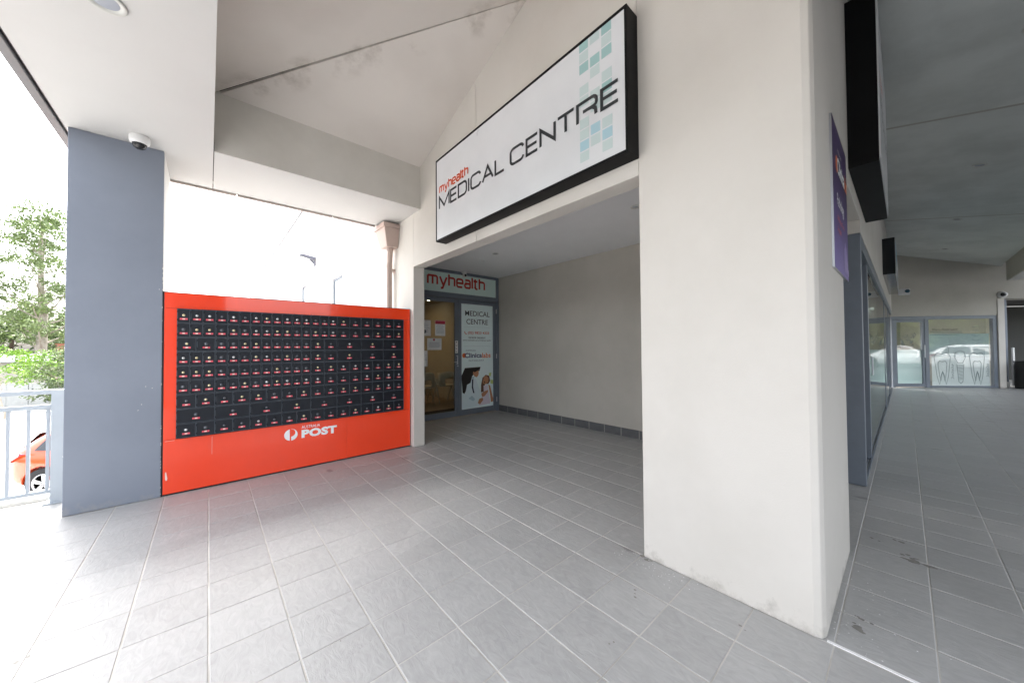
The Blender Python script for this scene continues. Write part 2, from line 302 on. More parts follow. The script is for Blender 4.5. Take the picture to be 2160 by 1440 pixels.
def text(body, name, m, parent, O, right, up, nrm, width, height, bold=0.0, lift=0.003, space=1.0, link=True, mb=None):
    """built-in face, fitted to width x height (metres) with its lower left corner at O"""
    cu = bpy.data.curves.new('t', 'FONT'); cu.body = body; cu.size = 1.0; cu.offset = bold; cu.space_character = space; cu.fill_mode = 'FRONT'; cu.resolution_u = 3
    ob = bpy.data.objects.new('t', cu); C.objects.link(ob); bpy.context.view_layer.update()
    me = bpy.data.meshes.new_from_object(ob.evaluated_get(bpy.context.evaluated_depsgraph_get())); bpy.data.objects.remove(ob); bpy.data.curves.remove(cu)
    vs = [v.co.copy() for v in me.vertices]; fs = [tuple(p.vertices) for p in me.polygons]; bpy.data.meshes.remove(me)
    x0 = min(v.x for v in vs); x1 = max(v.x for v in vs); y0 = min(v.y for v in vs); y1 = max(v.y for v in vs)
    O = Vector(O); right = Vector(right); up = Vector(up); nrm = Vector(nrm)
    out = mb or MB(); out.add([O + right * ((v.x - x0) / (x1 - x0) * width) + up * ((v.y - y0) / (y1 - y0) * height) + nrm * lift for v in vs], fs)
    return out if mb else out.build(name, m, parent)
XR, YR, ZU = (1,0,0), (0,-1,0), (0,0,1)      # reading directions: wall facing -Y reads along +X, wall facing -X reads along -Y
NX, NY = (-1,0,0), (0,-1,0)

# ------------------------------------------------------------------ ground and car park
g = tag(MB().box(-160, 160, -160, 260, -2.3, -1.77).build('ground', asphalt), kind='structure')
apron = tag(MB().box(-40, 30, 5.9, 34, -1.9, -1.762).build('parking_apron', concm), kind='structure')
cp = tag(MB().box(-60, 60, -70, -3.31, -1.9, -0.12).build('car_park', asphalt), kind='structure')

# ------------------------------------------------------------------ tiled floor
PX, PY, OX, OY = 0.3045, 0.3073, 0.010, 0.238
floor = MB().prism([(-6,-3.3,-0.0026),(24,-3.3,-0.0026),(24,1.0,-0.0026),(7.0,1.0,-0.0026),(7.0,9.8,-0.0026),(2.3,9.8,-0.0026),(2.2,5.32,-0.0026),(-6,5.32,-0.0026)], (0,0,-1.8)).build('tiled_floor', groutm)
tag(floor, kind='structure')
def in_floor(x, y):
    if not (-5.8 < x < 22): return False
    if y < -3.2: return False
    if x < 2.14: return y < 5.2
    if 2.14 <= x < 3.2 and 0.52 < y < 1.14: return False
    if x < 4.77 and 1.14 < y < 5.88: return True
    return y < 0.52
tiles = []
for i in range(-20, 73):
    for j in range(-12, 19):
        cx, cy = OX + (i + .5) * PX, OY + (j + .5) * PY
        if not in_floor(cx, cy): continue
        d = Vector((cx, cy, 0)) - Vector((0, 0, 1.36)); z = d.dot(CF); vis = 0
        if z > 0.3:
            u = d.dot(CR) / z * 728.5 / 1080; v_ = d.dot(CU) / z * 728.5 / 720
            if abs(u) < 1.12 and abs(v_) < 1.15: vis = 1 / (z ** 3)
        tiles.append((vis, cx, cy))
tiles.sort(reverse=True)
def tile_verts(cx, cy, h, tx, ty, gx=0.0027, gy=0.0017):
    hx, hy = PX / 2 - gx, PY / 2 - gy; c = 0.003; vs = []
    for z, e in ((-0.006, 0), (-0.0018, 0.0006), (0, c)):
        for sx, sy in ((-1,-1),(1,-1),(1,1),(-1,1)):
            x, y = sx * (hx - e), sy * (hy - e); vs.append((cx + x, cy + y, z + (h + tx * x + ty * y if z > -0.005 else 0)))
    return vs, [(8,9,10,11)] + [(a + k, a + (k+1) % 4, a + 4 + (k+1) % 4, a + 4 + k) for a in (0, 4) for k in range(4)]
variants = []
for k in range(8):
    vs, fs = tile_verts(0, 0, random.uniform(-.0005, .0003), random.uniform(-.0018, .0018), random.uniform(-.0018, .0018))
    me = bpy.data.meshes.new('tile'); me.from_pydata(vs, [], fs); me.materials.append(tilem); variants.append(me)
seen = [t for t in tiles if t[0] > 0][:300]
for n_, (vis, cx, cy) in enumerate(seen):
    o = bpy.data.objects.new('tile', variants[random.randrange(8)]); o.location = (cx, cy, 0); o.parent = floor; C.objects.link(o)
rest = MB()
for vis, cx, cy in tiles[len(seen):] if len(seen) == 300 else []:
    vs, fs = tile_verts(cx, cy, random.uniform(-.0005, .0003), random.uniform(-.0018, .0018), random.uniform(-.0018, .0018)); rest.add(vs, fs)
tag(rest.build('tile_field', tilem, floor), kind='stuff')

stm = mat('dried_stain', (.235,.225,.205), .6, var=.3, vscale=30)
st_ = MB(); rs_ = random.Random(11)
def blot(x, y, r, k, asp=1.0, z=.0006):
    asp = rs_.uniform(.8, 2.0); k = max(1, k // 2); r *= .9
    for q in range(k):
        cx_, cy_ = x + rs_.gauss(0, r*.55), y + rs_.gauss(0, r*.55*asp); rr = r * rs_.uniform(.12, .48); n_ = 9
        st_.add([(cx_ + rr*math.cos(2*PI*i/n_)*rs_.uniform(.6, 1.15), cy_ + rr*asp*math.sin(2*PI*i/n_)*rs_.uniform(.6, 1.15), z + q*.00002) for i in range(n_)], [tuple(range(n_))])
for a_ in ((1.782,1.010,0.028,6),(2.048,0.897,0.020,5),(1.391,0.927,0.030,5),(1.792,1.053,0.014,3),(3.619,0.089,0.040,9),(3.520,0.154,0.030,6),(3.334,0.003,0.050,10),(3.390,0.033,0.035,7),(2.338,0.170,0.045,9),(2.440,0.163,0.030,6),(0.842,2.998,0.014,2),(-0.210,4.283,0.014,2),(1.965,0.541,0.030,5),(4.517,-0.311,0.020,4),(4.190,-0.162,0.015,3),(3.319,3.050,0.012,2),(2.459,3.014,0.012,2),(0.475,1.764,0.010,2),(2.115,1.114,0.035,9),(-0.606,2.552,0.050,4),(3.934,4.251,0.020,3),(2.710,2.239,0.012,2)): blot(*a_)
st_.build('stain', stm, floor)['kind'] = 'stuff'
pc = MB(); rs_ = random.Random(12)
for q in range(120):
    x_, y_ = (2.16 + abs(rs_.gauss(0, .5)), .26 - abs(rs_.gauss(0, .16))) if q % 2 else (2.12 - abs(rs_.gauss(0, .07)), rs_.uniform(.8, 1.3)); r = rs_.uniform(.001, .0035)
    pc.add([(x_ + r*math.cos(a), y_ + r*math.sin(a), .0012) for a in (0, 1.2, 2.5, 3.9, 5.1)], [(0,1,2,3,4)])
pc.build('paint_speck', sealm, floor)['kind'] = 'stuff'
MB().box(2.146, 2.161, -3.2, 0.262, -0.004, 0.0015).build('sealant_strip', sealm, floor)
MB().box(-6.0, -1.0, 5.20, 5.50, -0.006, 0.035).box(-1.0, -0.9, 5.32, 5.50, -0.006, 0.035).build('kerb', concm, floor, bevel=0.01)

# ------------------------------------------------------------------ the building
bl = root('medical_building', (2.2, 3, 0), 'cream rendered shop building with a deep entrance opening under the black framed sign', 'building')
XS, XI, OPZ, CEZ = 2.136, 2.30, 2.496, 2.885
JY = 2.99      # control joint
def wall_cells(mb, xa, xb, ys, zs, holes):
    for a in range(len(ys) - 1):
        for b in range(len(zs) - 1):
            if (a, b) not in holes: mb.box(xa, xb, ys[a], ys[a+1], zs[b], zs[b+1])
wm = MB(); wm.box(XS, XI, 4.495, 5.29, 0, 5.2); wm.build('wall', wallm, bl, bevel=0.006)
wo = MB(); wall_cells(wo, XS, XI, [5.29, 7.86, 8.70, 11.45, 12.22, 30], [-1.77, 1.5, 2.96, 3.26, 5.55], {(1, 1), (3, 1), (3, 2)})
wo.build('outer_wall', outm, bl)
for y0, y1, zt in ((7.86, 8.70, 2.96), (11.45, 12.22, 3.26)):
    wf = MB().box(XS+.03, XS+.09, y0, y0+.05, 1.5, zt).box(XS+.03, XS+.09, y1-.05, y1, 1.5, zt).box(XS+.03, XS+.09, y0+.05, y1-.05, zt-.05, zt).box(XS+.03, XS+.09, y0+.05, y1-.05, 1.5, 1.56).build('window', framem, bl)
    MB().box(XS+.05, XS+.07, y0+.05, y1-.05, 1.56, zt-.05).build('pane', mat('sky_glare_pane', (.70,.76,.77), .08), wf)  # opaque pale colour painted in for the sky mirrored by the panes
    MB().box(XS-.05, XS+.02, y0-.1, y1+.1, zt+.02, zt+.10).build('window_head', outm, wf, bevel=0.008)
MB().box(XS-.03, XI+.03, 5.33, 30, 5.552, 5.62).build('parapet_capping', mat('capping_metal', (.16,.16,.165), .5), bl)
lin = MB().box(XS, XI, JY+.004, 4.495-.001, OPZ, 5.2).box(XS, XI, 1.146, JY-.004, OPZ, 5.2).box(XS+.012, XI-.012, JY-.004, JY+.004, OPZ+.012, 5.19)
lin.build('lintel', wallm, bl, bevel=0.004)
MB().box(XS-.003, XI, 4.50, 4.512, 0.0, OPZ+.008).build('corner_bead', wallm, bl) if False else None
pier = MB().prism([(XS, 1.145, 0), (XS, 0.305, 0), (XS+.012, 0.277, 0), (XS+.040, 0.265, 0), (3.20, 0.265, 0), (3.20, 1.145, 0)][::-1], (0,0,5.2))
pier.build('pier', wallm, bl, bevel=0.004)
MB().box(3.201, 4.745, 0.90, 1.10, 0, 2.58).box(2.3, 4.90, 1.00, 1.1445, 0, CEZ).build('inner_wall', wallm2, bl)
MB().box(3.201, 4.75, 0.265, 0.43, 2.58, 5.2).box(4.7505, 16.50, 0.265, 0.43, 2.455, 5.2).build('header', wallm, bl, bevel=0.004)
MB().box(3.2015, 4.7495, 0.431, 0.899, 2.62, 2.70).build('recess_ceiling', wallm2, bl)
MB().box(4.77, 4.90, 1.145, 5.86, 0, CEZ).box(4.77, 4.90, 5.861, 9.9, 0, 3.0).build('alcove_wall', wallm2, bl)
alc = MB().box(XI+.001, 4.90, 1.1465, 5.93, CEZ+.001, CEZ+.10).build('alcove_ceiling', mat('alcove_ceiling_white', (.78,.79,.80), .8, var=.03), bl)
# skirting tiles along the back wall of the entrance
y = 5.86
k = 0
while y > 1.35:
    y0 = max(y - 0.2965, 1.30)
    o = MB().box(4.757, 4.7695, y0 + .005, y - .001, 0.001, 0.128 + random.uniform(-.001, .001)).build('skirting_tile', skirtm, bl, bevel=0.0015, segs=1); y = y0; k += 1
MB().box(4.7585, 4.7697, 1.31, 5.85, 0.0, 0.124).build('skirting_grout', groutm, bl)
# reception room behind the glass doors
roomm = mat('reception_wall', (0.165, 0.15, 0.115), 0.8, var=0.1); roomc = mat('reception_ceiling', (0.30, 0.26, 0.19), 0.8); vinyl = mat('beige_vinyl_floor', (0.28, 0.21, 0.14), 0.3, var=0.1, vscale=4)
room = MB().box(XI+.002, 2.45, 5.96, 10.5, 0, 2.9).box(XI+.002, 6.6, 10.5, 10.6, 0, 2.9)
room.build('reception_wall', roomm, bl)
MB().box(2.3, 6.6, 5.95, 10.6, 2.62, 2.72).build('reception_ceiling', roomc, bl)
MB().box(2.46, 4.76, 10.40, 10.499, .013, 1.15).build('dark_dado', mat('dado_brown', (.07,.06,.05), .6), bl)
MB().box(2.55, 3.55, 10.36, 10.399, 1.30, 2.0).build('notice_board', mat('board_dark', (.03,.03,.035), .5), bl)
MB().box(3.62, 3.70, 10.36, 10.398, 1.16, 2.3).build('shelf_upright', mat('board_dark', (.03,.03,.035), .5), bl)
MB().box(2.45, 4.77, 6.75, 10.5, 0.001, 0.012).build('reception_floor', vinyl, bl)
MB().box(2.45, 4.77, 5.98, 6.749, 0.001, 0.010).build('entrance_mat', mat('dark_mat', (0.018, 0.019, 0.02), 0.95, bump=.4), bl)
cove = emis('warm_cove_light', (1.0, 0.60, 0.26), 0.75)
# diagonal end of the walkway
P0 = Vector((16.48, 0.265, 0)); P1 = Vector((18.45, -1.874, 0)); DD = (P1 - P0).normalized(); DN = Vector((DD.y, -DD.x, 0))
if DN.dot(Vector((0,0,0)) - P0) < 0: DN = -DN
def B(s_, d_, z_): p = P0 + DD * s_ + DN * d_; return Vector((p.x, p.y, z_))
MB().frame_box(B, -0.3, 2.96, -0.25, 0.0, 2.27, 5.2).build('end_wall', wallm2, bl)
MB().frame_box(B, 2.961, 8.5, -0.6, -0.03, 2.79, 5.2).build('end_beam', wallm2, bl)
MB().frame_box(B, 2.965, 3.15, -0.30, 0.02, -0.005, 2.788).build('end_pier', wallm, bl, bevel=0.006)
MB().frame_box(B, 3.151, 3.52, -0.60, -0.25, 0.165, 2.788).build('end_column', pillm, bl)
MB().frame_box(B, 3.151, 3.53, -0.61, -0.24, -0.005, 0.16).build('column_skirting', whitem, bl)
MB().frame_box(B, 3.5, 9, -3.0, -2.8, 0, 2.79).frame_box(B, 3.5, 9, -2.8, -.6, 2.80, 2.85).build('shop_recess', mat('dark_shop', (0.05, 0.05, 0.045), 0.8), bl)
# shop interiors behind the side glazing
MB().box(4.91, 16.6, 3.4, 3.5, 0, 3).box(4.91, 5.0, .44, 3.39, 0, 3).build('shop_back_wall', mat('shop_wall', (0.45, 0.44, 0.40), 0.8), bl)
MB().box(4.91, 16.6, .45, 3.39, 2.6, 2.7).build('shop_ceiling', mat('shop_ceiling', (0.5, 0.5, 0.48), 0.8), bl)
MB().box(4.91, 17.5, .45, 3.39, -0.01, 0.004).build('shop_floor', mat('shop_floor', (0.25, 0.22, 0.18), 0.5), bl)
MB().frame_box(B, -0.3, 3.0, -3.1, -3.0, 0, 2.8).frame_box(B, 2.97, 3.1, -3.0, -.31, 0, 2.8).build('end_shop_wall', MATS['shop_wall'], bl)
MB().frame_box(B, -0.3, 3.0, -3.0, -.26, 2.4, 2.5).build('end_shop_ceiling', MATS['shop_ceiling'], bl)
MB().frame_box(B, -0.3, 2.96, -3.0, -.1, -0.02, 0.003).build('end_shop_floor', MATS['shop_floor'], bl)
# plaster joints down the header
# ------------------------------------------------------------------ the verandah roof
rf = root('verandah_roof', (0, 3, 3.2), 'white lined verandah roof over the walkway, raked inside behind flat soffits', 'roof')
ZS, ZT, YE, YB = 3.235, 3.80, 5.29, 4.285
MB().prism([(-0.915,-3.2,ZS),(0.024,-3.2,ZS),(0.024,YB-.0,ZS),(0.024,YE,ZS),(-0.915,YE,ZS)], (0,0,.09)).build('soffit_panel', soffm, rf)
MB().box(0.030, XS-.001, YB, YE, ZS, ZS+.09).build('soffit_panel', soffm, rf)
MB().box(-0.07, .022, -3.2, YB+.06, ZS+.0905, ZT+.0).build('inner_beam_face', beamm, rf)
MB().box(0.0225, XS-.001, YB, YB+.06, ZS+.0905, ZT+.10).build('inner_beam_face', beamm, rf)
MB().box(-.02, .08, YB, YE, ZS+.0905, ZS+.12).build('joint_backing', jointm, rf)
MB().box(0.030, XS-.001, YB-.004, YB-.0005, ZS+.001, ZT+.08).build('beam_lining', beamm, rf)
g_ = 0.008
hx = XS - .001; hz = ZT + .33 * (hx - .027)
MB().prism([(.06+g_,4.285,ZT+.01),(hx,4.285,ZT),(hx,4.285-(hx-.027)+g_,hz)][::1], (0,0,.03)).build('ceiling_panel', ceilm, rf)
MB().prism([(.027,4.285-g_,ZT),(hx,4.285-(hx-.027)-g_,hz),(hx,-3.2,hz),(.027,-3.2,ZT)], (0,0,.03)).build('ceiling_panel', ceilm, rf)
MB().prism([(.02,4.32,ZT+.020),(.05,4.32,ZT+.020),(hx,4.32-(hx-.05),hz+.018),(hx,4.25-(hx-.02),hz+.018),(.02,4.25,ZT+.020)], (0,0,.02)).build('hip_joint', jointm, rf)
MB().box(-0.99, -0.93, -3.2, YE+.08, ZS-.012, ZS+.42).box(-0.93,-0.9155,-3.2,YE,ZS+.01,ZS+.09).build('edge_gutter', mat('dark_gutter', (.05,.05,.055), .4), rf, bevel=.006)
ex = [(-0.915, 0.24), (0.252, 1.30), (1.312, 1.90)]
for a, b in ex:
    MB().box(a, b, YE+.001, YE+.045, ZS-.022, ZS+.06).build('fascia_trim', mat('trim_taupe', (.42,.36,.33), .6), rf, bevel=.004)
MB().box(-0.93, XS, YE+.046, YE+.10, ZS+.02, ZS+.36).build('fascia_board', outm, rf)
# roof skin that closes everything above the linings
MB().prism([(-1,-3.3,3.72),(XS,-3.3,4.95),(XS,5.4,4.95),(-1,5.4,3.72)], (0,0,.04)).build('roof_sheet', mat('roof_metal', (.5,.5,.5), .4), rf)
def cz(y): return 3.8 + .205 * (y + 2.02)
xs_ = [XS+.002, 6.78, 11.9, 19.5]
for a, b in zip(xs_[:-1], xs_[1:]):
    MB().prism([(a, .2645, cz(.2645)), (b-.006, .2645, cz(.2645)), (b-.006, -2.02, 3.8), (a, -2.02, 3.8)], (0,0,.03)).build('ceiling_panel', corrm, rf)
MB().prism([(6.0, .26, cz(.26)+.012), (19.5, .26, cz(.26)+.012), (19.5, -2.02, 3.812), (6.0, -2.02, 3.812)], (0,0,.01)).build('joint_backing', mat('stained_joint', (.40,.39,.355), .9), rf) if False else None
for xj in (6.777, 11.897):
    MB().prism([(xj-.02, .26, cz(.26)-.0015), (xj+.026, .26, cz(.26)-.0015), (xj+.026, -2.02, 3.7985), (xj-.02, -2.02, 3.7985)], (0,0,.02)).build('joint_strip', mat('stained_joint', (.40,.39,.355), .9), rf)
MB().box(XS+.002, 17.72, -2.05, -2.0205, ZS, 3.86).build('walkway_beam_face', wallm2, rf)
MB().box(XS+.002, 9.0, -4.4, -2.051, ZS, ZS+.09).box(9.002, 17.72, -4.0, -2.051, ZS, ZS+.09).box(.03, XS, -3.2, -2.5, ZS, ZS+.09).build('soffit_panel', soffm, rf)  # walkway soffit made extra deep, out of view, to cut sky light
MB().box(XS, XS+.05, -3.2, .2645, 3.235, 4.95).build('gable_infill', wallm, rf)
MB().box(.03, XS-.001, -2.56, -2.5005, ZS+.001, 4.52).box(-.07, XS, -3.19, -2.57, ZS+.1, 4.6).build('outer_beam_face', beamm, rf)
MB().box(XS+.05, 20.5, -6.3, .2645, 4.9, 4.95).build('roof_sheet', MATS['roof_metal'], rf)  # also covers the added soffit depth out of view
MB().box(XS+.05, 9.0, -4.46, -4.4, ZS-.02, ZS+1.6).box(XS, XS+.05, -4.4, -3.2, ZS+.005, 4.95).box(9.0, 18.5, -4.06, -4.0, ZS-.02, ZS+1.6).box(-.93, XS, -3.26, -3.2, ZS-.02, ZS+.5).build('fascia_board', outm, rf)  # walkway boards edge the added, unseen soffit depth

# ------------------------------------------------------------------ blue-grey column on the left
col = root('verandah_column', (-.61, 4.93, 0), 'broad slate blue column holding the soffit beside the railing and red panel', 'column')
MB().box(-.893, -.325, 4.58, 4.62, 0.002, ZS-.0015).build('front_face', pillm, col, bevel=.004)
MB().box(-.893, -.326, 4.6205, 5.29, 0.0, ZS-.001).build('shaft', mat('column_render', (.70,.69,.66), .8, var=.05, bump=.2, bscale=120), col, bevel=.004)

ch_ = MB(); rc = random.Random(5)
for z_ in [rc.uniform(.02, 2.2) for q in range(34)]:
    s_ = rc.uniform(.002, .005); e_ = rc.choice((-.325, -.325, -.893)); d_ = 1 if e_ > -.5 else -1
    ch_.poly([(e_ + d_*.0006, 4.5792, z_), (e_ - d_*s_, 4.5792, z_ + s_*.6), (e_ - d_*s_*.7, 4.5792, z_ + s_*2.2), (e_ + d_*.0006, 4.5792, z_ + s_*rc.uniform(2.5, 6))])
for q in range(5):
    x_ = rc.uniform(-.5, -.35); z_ = rc.uniform(.1, 2.0); ch_.poly([(x_, 4.5792, z_), (x_+.008, 4.5792, z_+.002), (x_+.005, 4.5792, z_+.009)])
ch_.build('paint_chip', mat('bare_plaster', (.72,.70,.66), .8), col)
for x0_, x1_, lb in ((2.99, 4.35, 'unseen broad slate column added on the open side of the walkway opposite the pathology sign'), (-.90, .33, 'unseen broad slate column added on the open side behind the viewpoint')):
    c2_ = root('verandah_column', ((x0_+x1_)/2, -2.9, 0), lb, 'column')  # columns added out of view as something for the red panel to reflect
    MB().box(x0_, x1_, -3.15, -2.62, .001, ZS-.001).build('shaft', pillm, c2_, bevel=.004); MB().box(x0_-.01, x1_+.01, -3.16, -2.61, .0012, .12).build('skirting', skirtm, c2_)
# ------------------------------------------------------------------ post box bank
pb = root('post_box_bank', (0.9, 4.7, 0), 'red glossy panel wall filled with rows of small black numbered post boxes', 'post boxes')
YF = 4.58
MB().box(-.32, 2.120, YF+.022, YF+.42, 0.02, 1.897).build('backing', mat('backing_dark', (.03,.03,.03), .7), pb)
gx0, gx1, gz0, gz1 = -.226, 2.020, .525, 1.757
for nm, a in (('top_panel', (-.312, 2.122, 1.7595, 1.906)), ('side_panel', (-.312, gx0-.001, .5185, 1.7575)), ('side_panel', (gx1+.001, 2.070, .5185, 1.7575)), ('side_panel', (2.0715, 2.122, .5185, 1.7575))):
    MB().box(a[0], a[1], YF, YF+.0215, a[2], a[3]).build(nm, redm, pb, bevel=.0015)
bp_ = MB()
for a, b in ((-.312, 1.2943), (1.2957, 2.122)): bp_.box(a, b, YF, YF+.0215, 0.016, .5165)
bp_.build('bottom_panel', redm, pb, bevel=.0015)
MB().box(-.326, -.3135, YF+.004, YF+.03, 0.0, 1.906).box(-.3125, 2.122, YF+.006, YF+.02, 0.001, 0.0155).box(-.326,2.13,YF+.001,YF+.40,1.9075,1.912).build('dark_edge', jointm, pb)
sc_ = mat('panel_scratch', (.88,.42,.33), .6)
MB().box(.0315, .0345, YF-.0012, YF-.0002, .325, .50).box(-.300, -.235, YF-.0012, YF-.0002, .506, .5095).build('scratch', sc_, pb)
scr = MB(); scr.poly([(-.297,YF-.001,.215),(-.2905,YF-.001,.225),(-.2865,YF-.001,.20),(-.281,YF-.001,.165),(-.283,YF-.001,.145),(-.291,YF-.001,.142),(-.296,YF-.001,.158)]).build('paint_chip', mat('pale_chip', (.85,.62,.55), .6), pb)
MB().box(gx0, gx1, YF-.004, YF+.03, gz0, gz1).build('locker_carcass', lit_edge, pb, bevel=.001)
mods = ['332333212', '333333212', '333333212', '333333212', '332222212', '221122212', '221122212', '221122212']
mw = (gx1 - gx0) / 8; rh = (gz1 - gz0) / 9
dm = {}
for n_ in (1, 2, 3):
    W = mw / n_ - .0045; H = rh - .0045; a, b = W/2, H/2; lip = .0035; dp = .0022
    mb = MB(); y0, y1 = -.020, 0.0
    v = []
    for (hx_, hz_, yy) in ((a, b, 0.0), (a, b, y0+.001), (a-.001, b-.001, y0), (a-lip, b-lip, y0), (a-lip-.001, b-lip-.001, y0+dp)):
        v += [(-hx_, yy, -hz_), (hx_, yy, -hz_), (hx_, yy, hz_), (-hx_, yy, hz_)]
    f = []
    for q in range(4):
        for k in range(4): f.append((q*4+k, q*4+(k+1)%4, q*4+4+(k+1)%4, q*4+4+k))
    f.append((16,17,18,19)); mb.add(v, f)
    for q in range(8, 12): mb.mi[q] = 1
    for hz_ in (-H*.30, H*.30): mb.box(-a-.0016, -a+.0035, y0-.003, y0+.002, hz_-.010, hz_+.010)       # hinge knuckles
    o = mb.build('locker_door', [lockm, lit_edge], None, local=True); dm[n_] = o.data; bpy.data.objects.remove(o)
lk = {}
for nm, mm in (('brass', brassm), ('steel', steelm), ('grey', gunm)):
    o = MB().lathe((0,0,0), [(0.0105,0),(0.0105,.004),(0.009,.0065),(0.0001,.0065)], 12, 'Y').box(-.0012,.0012,-.0075,-.006,-.005,.005,1).build('lock', [mm, jointm], None, local=True); lk[nm] = o.data; bpy.data.objects.remove(o)
o = MB().lathe((0,0,0), [(0.017,0),(0.017,.002),(0.0155,.003),(0.0001,.003)], 14, 'Y').build('ring', mat('lock_ring', (.045,.05,.06), .4), None, local=True); ringm = o.data; bpy.data.objects.remove(o)
o = MB().box(-.0275,.0275,-.0012,0,-.0080,.0080).box(-.009,.009,-.0016,-.0012,-.006,.006,1).build('label', [labelm, labelw], None, local=True); lab = o.data; bpy.data.objects.remove(o)
for m_, pat in enumerate(mods):
    for r, ch in enumerate(pat):
        n_ = int(ch)
        for q in range(n_):
            cx = gx0 + mw * m_ + mw / n_ * (q + .5); czz = gz1 - rh * (r + .5)
            d = bpy.data.objects.new('locker_door', dm[n_]); d.location = Vector((cx, YF - .0045 + random.uniform(-.0012, .0012), czz)) - pb.location; d.parent = pb; C.objects.link(d)
            if (m_, r, q) == (0, 5, 1): d.location.y -= .012
            if r == 8 and m_ < 2: d.location.y -= .006
            d.rotation_euler = (random.uniform(-.008,.008), 0, random.uniform(-.010,.010))
            u = random.random(); kind = 'brass' if u < .30 else ('steel' if u < .5 else 'grey')
            l = bpy.data.objects.new('lock', lk[kind]); l.location = (0, -.0178, .006); l.parent = d; C.objects.link(l); l.rotation_euler = (0, random.choice((0, 0, PI/2, .6)), 0)
            if random.random() < .45:
                l2 = bpy.data.objects.new('lock_surround', ringm); l2.location = (0, -.0178, .006); l2.parent = d; C.objects.link(l2)
            t = bpy.data.objects.new('number_label', lab); t.location = (0, -.0178, -.030); t.parent = d; C.objects.link(t)
# logo and name
dr = []
c0 = Vector((.704, 0, .400)); R1 = .0645
lm = MB()
def disc_part(pts): lm.add([(c0.x + x, YF-.0022, c0.z + z) for x, z in pts], [tuple(range(len(pts)))])
th0 = math.acos(-.012 / .0645)
left = [(R1*math.cos(a), R1*math.sin(a)) for a in np.linspace(th0, 2*PI - th0, 22)]
disc_part(left)
outer = [(R1*math.cos(a), R1*math.sin(a)) for a in np.linspace(math.acos(.0), -math.acos(.0) , 26)]
inner = [(0.006 + .036*math.cos(a), .022 + .040*math.sin(a)) for a in np.linspace(1.55, -1.35, 26)]
for i in range(25):
    lm.add([(c0.x + p[0], YF-.0022, c0.z + p[1]) for p in (outer[i], outer[i+1], inner[i+1], inner[i])], [(0,1,2,3)])
lm.add([(c0.x + x, YF-.0022, c0.z + z) for x, z in ((0.002,-.0642),(inner[-1][0],inner[-1][1]),(0.002,-.022))], [(0,1,2)])
lm.build('post_logo', whitepaint, pb)
text('POST', 'lettering', whitepaint, pb, (.807, YF, .345), XR, ZU, NY, .372, .094, bold=.055, space=1.06)
text('AUSTRALIA', 'lettering', whitepaint, pb, (.808, YF, .452), XR, ZU, NY, .188, .033, bold=.0)

# ------------------------------------------------------------------ main light box sign
sg = root('medical_centre_sign', (2.07, 2.38, 2.606), 'long black framed sign box reading myhealth MEDICAL CENTRE above the entrance opening', 'sign')
sy0, sy1, sz0, sz1 = 1.140, 3.616, 2.606, 3.563
XF = 2.0
b_ = .018
MB().box(XF+.012, XS-.001, sy0, sy1, sz0, sz1).build('box', blackm, sg, bevel=.002)
fr = MB().box(XF, XF+.0115, sy0, sy1, sz0, sz0+b_).box(XF, XF+.0115, sy0, sy1, sz1-b_, sz1).box(XF, XF+.0115, sy0, sy0+b_, sz0+b_, sz1-b_).box(XF, XF+.0115, sy1-b_*.6, sy1, sz0+b_, sz1-b_)
fr.build('frame', blackm, sg)
MB().box(XF+.006, XF+.0115, sy0+b_, sy1-b_*.6, sz0+b_, sz1-b_).build('face', signm, sg)
XL = XF + .006
word = [('M',3.551,3.314),('E',3.303,3.160),('D',3.146,2.969),('I',2.953,2.924),('C',2.908,2.723),('A',2.709,2.523),('L',2.510,2.362),('C',2.293,2.104),('E',2.087,1.936),('N',1.924,1.749),('T',1.740,1.561),('R',1.552,1.365),('E',1.346,1.197)]
wt = .0245; zb, zt_ = 2.962, 3.120
lines = []
for ch, ya, yb in word:
    w_ = ya - yb - wt
    for ln in TECH[ch]: lines.append([((3.60 - ya) + wt/2 + p[0] * w_, wt/2 + p[1] * (zt_ - zb - wt)) for p in ln])
draw(lines, 'lettering', inkm, sg, (XL, 3.60, zb), YR, ZU, NX, 1, 1, wt, lift=.0016)
lw, W_ = softword('myhealth')
sx = (3.54 - 2.955) / W_; draw([[(p[0]*sx, p[1]*.064) for p in l] for l in lw], 'lettering', orgm, sg, (XL, 3.535, 3.160), YR, ZU, NX, 1, 1, .0185, lift=.0016)['label'] = 'orange red myhealth lettering'
pat = ['TfT', 'f-f', 'TTT', '-f-', 'f-f', 'ffT', '-ff', 'f--', 'fTf', 'TfT', 'f-f']
for r, row in enumerate(pat):
    for c_, ch in enumerate(row):
        if ch == '-': continue
        ya = (1.521, 1.428, 1.334)[c_]; z1 = 3.553 - r * .0800; m_ = tealB if ch == 'f' else (tealA if r < 8 else tealC)
        top = min(z1, sz1 - b_ - .001)
        MB().box(XL-.0010, XL-.0001, ya-.078, ya, z1-.070, top).build('printed_square', m_, sg)

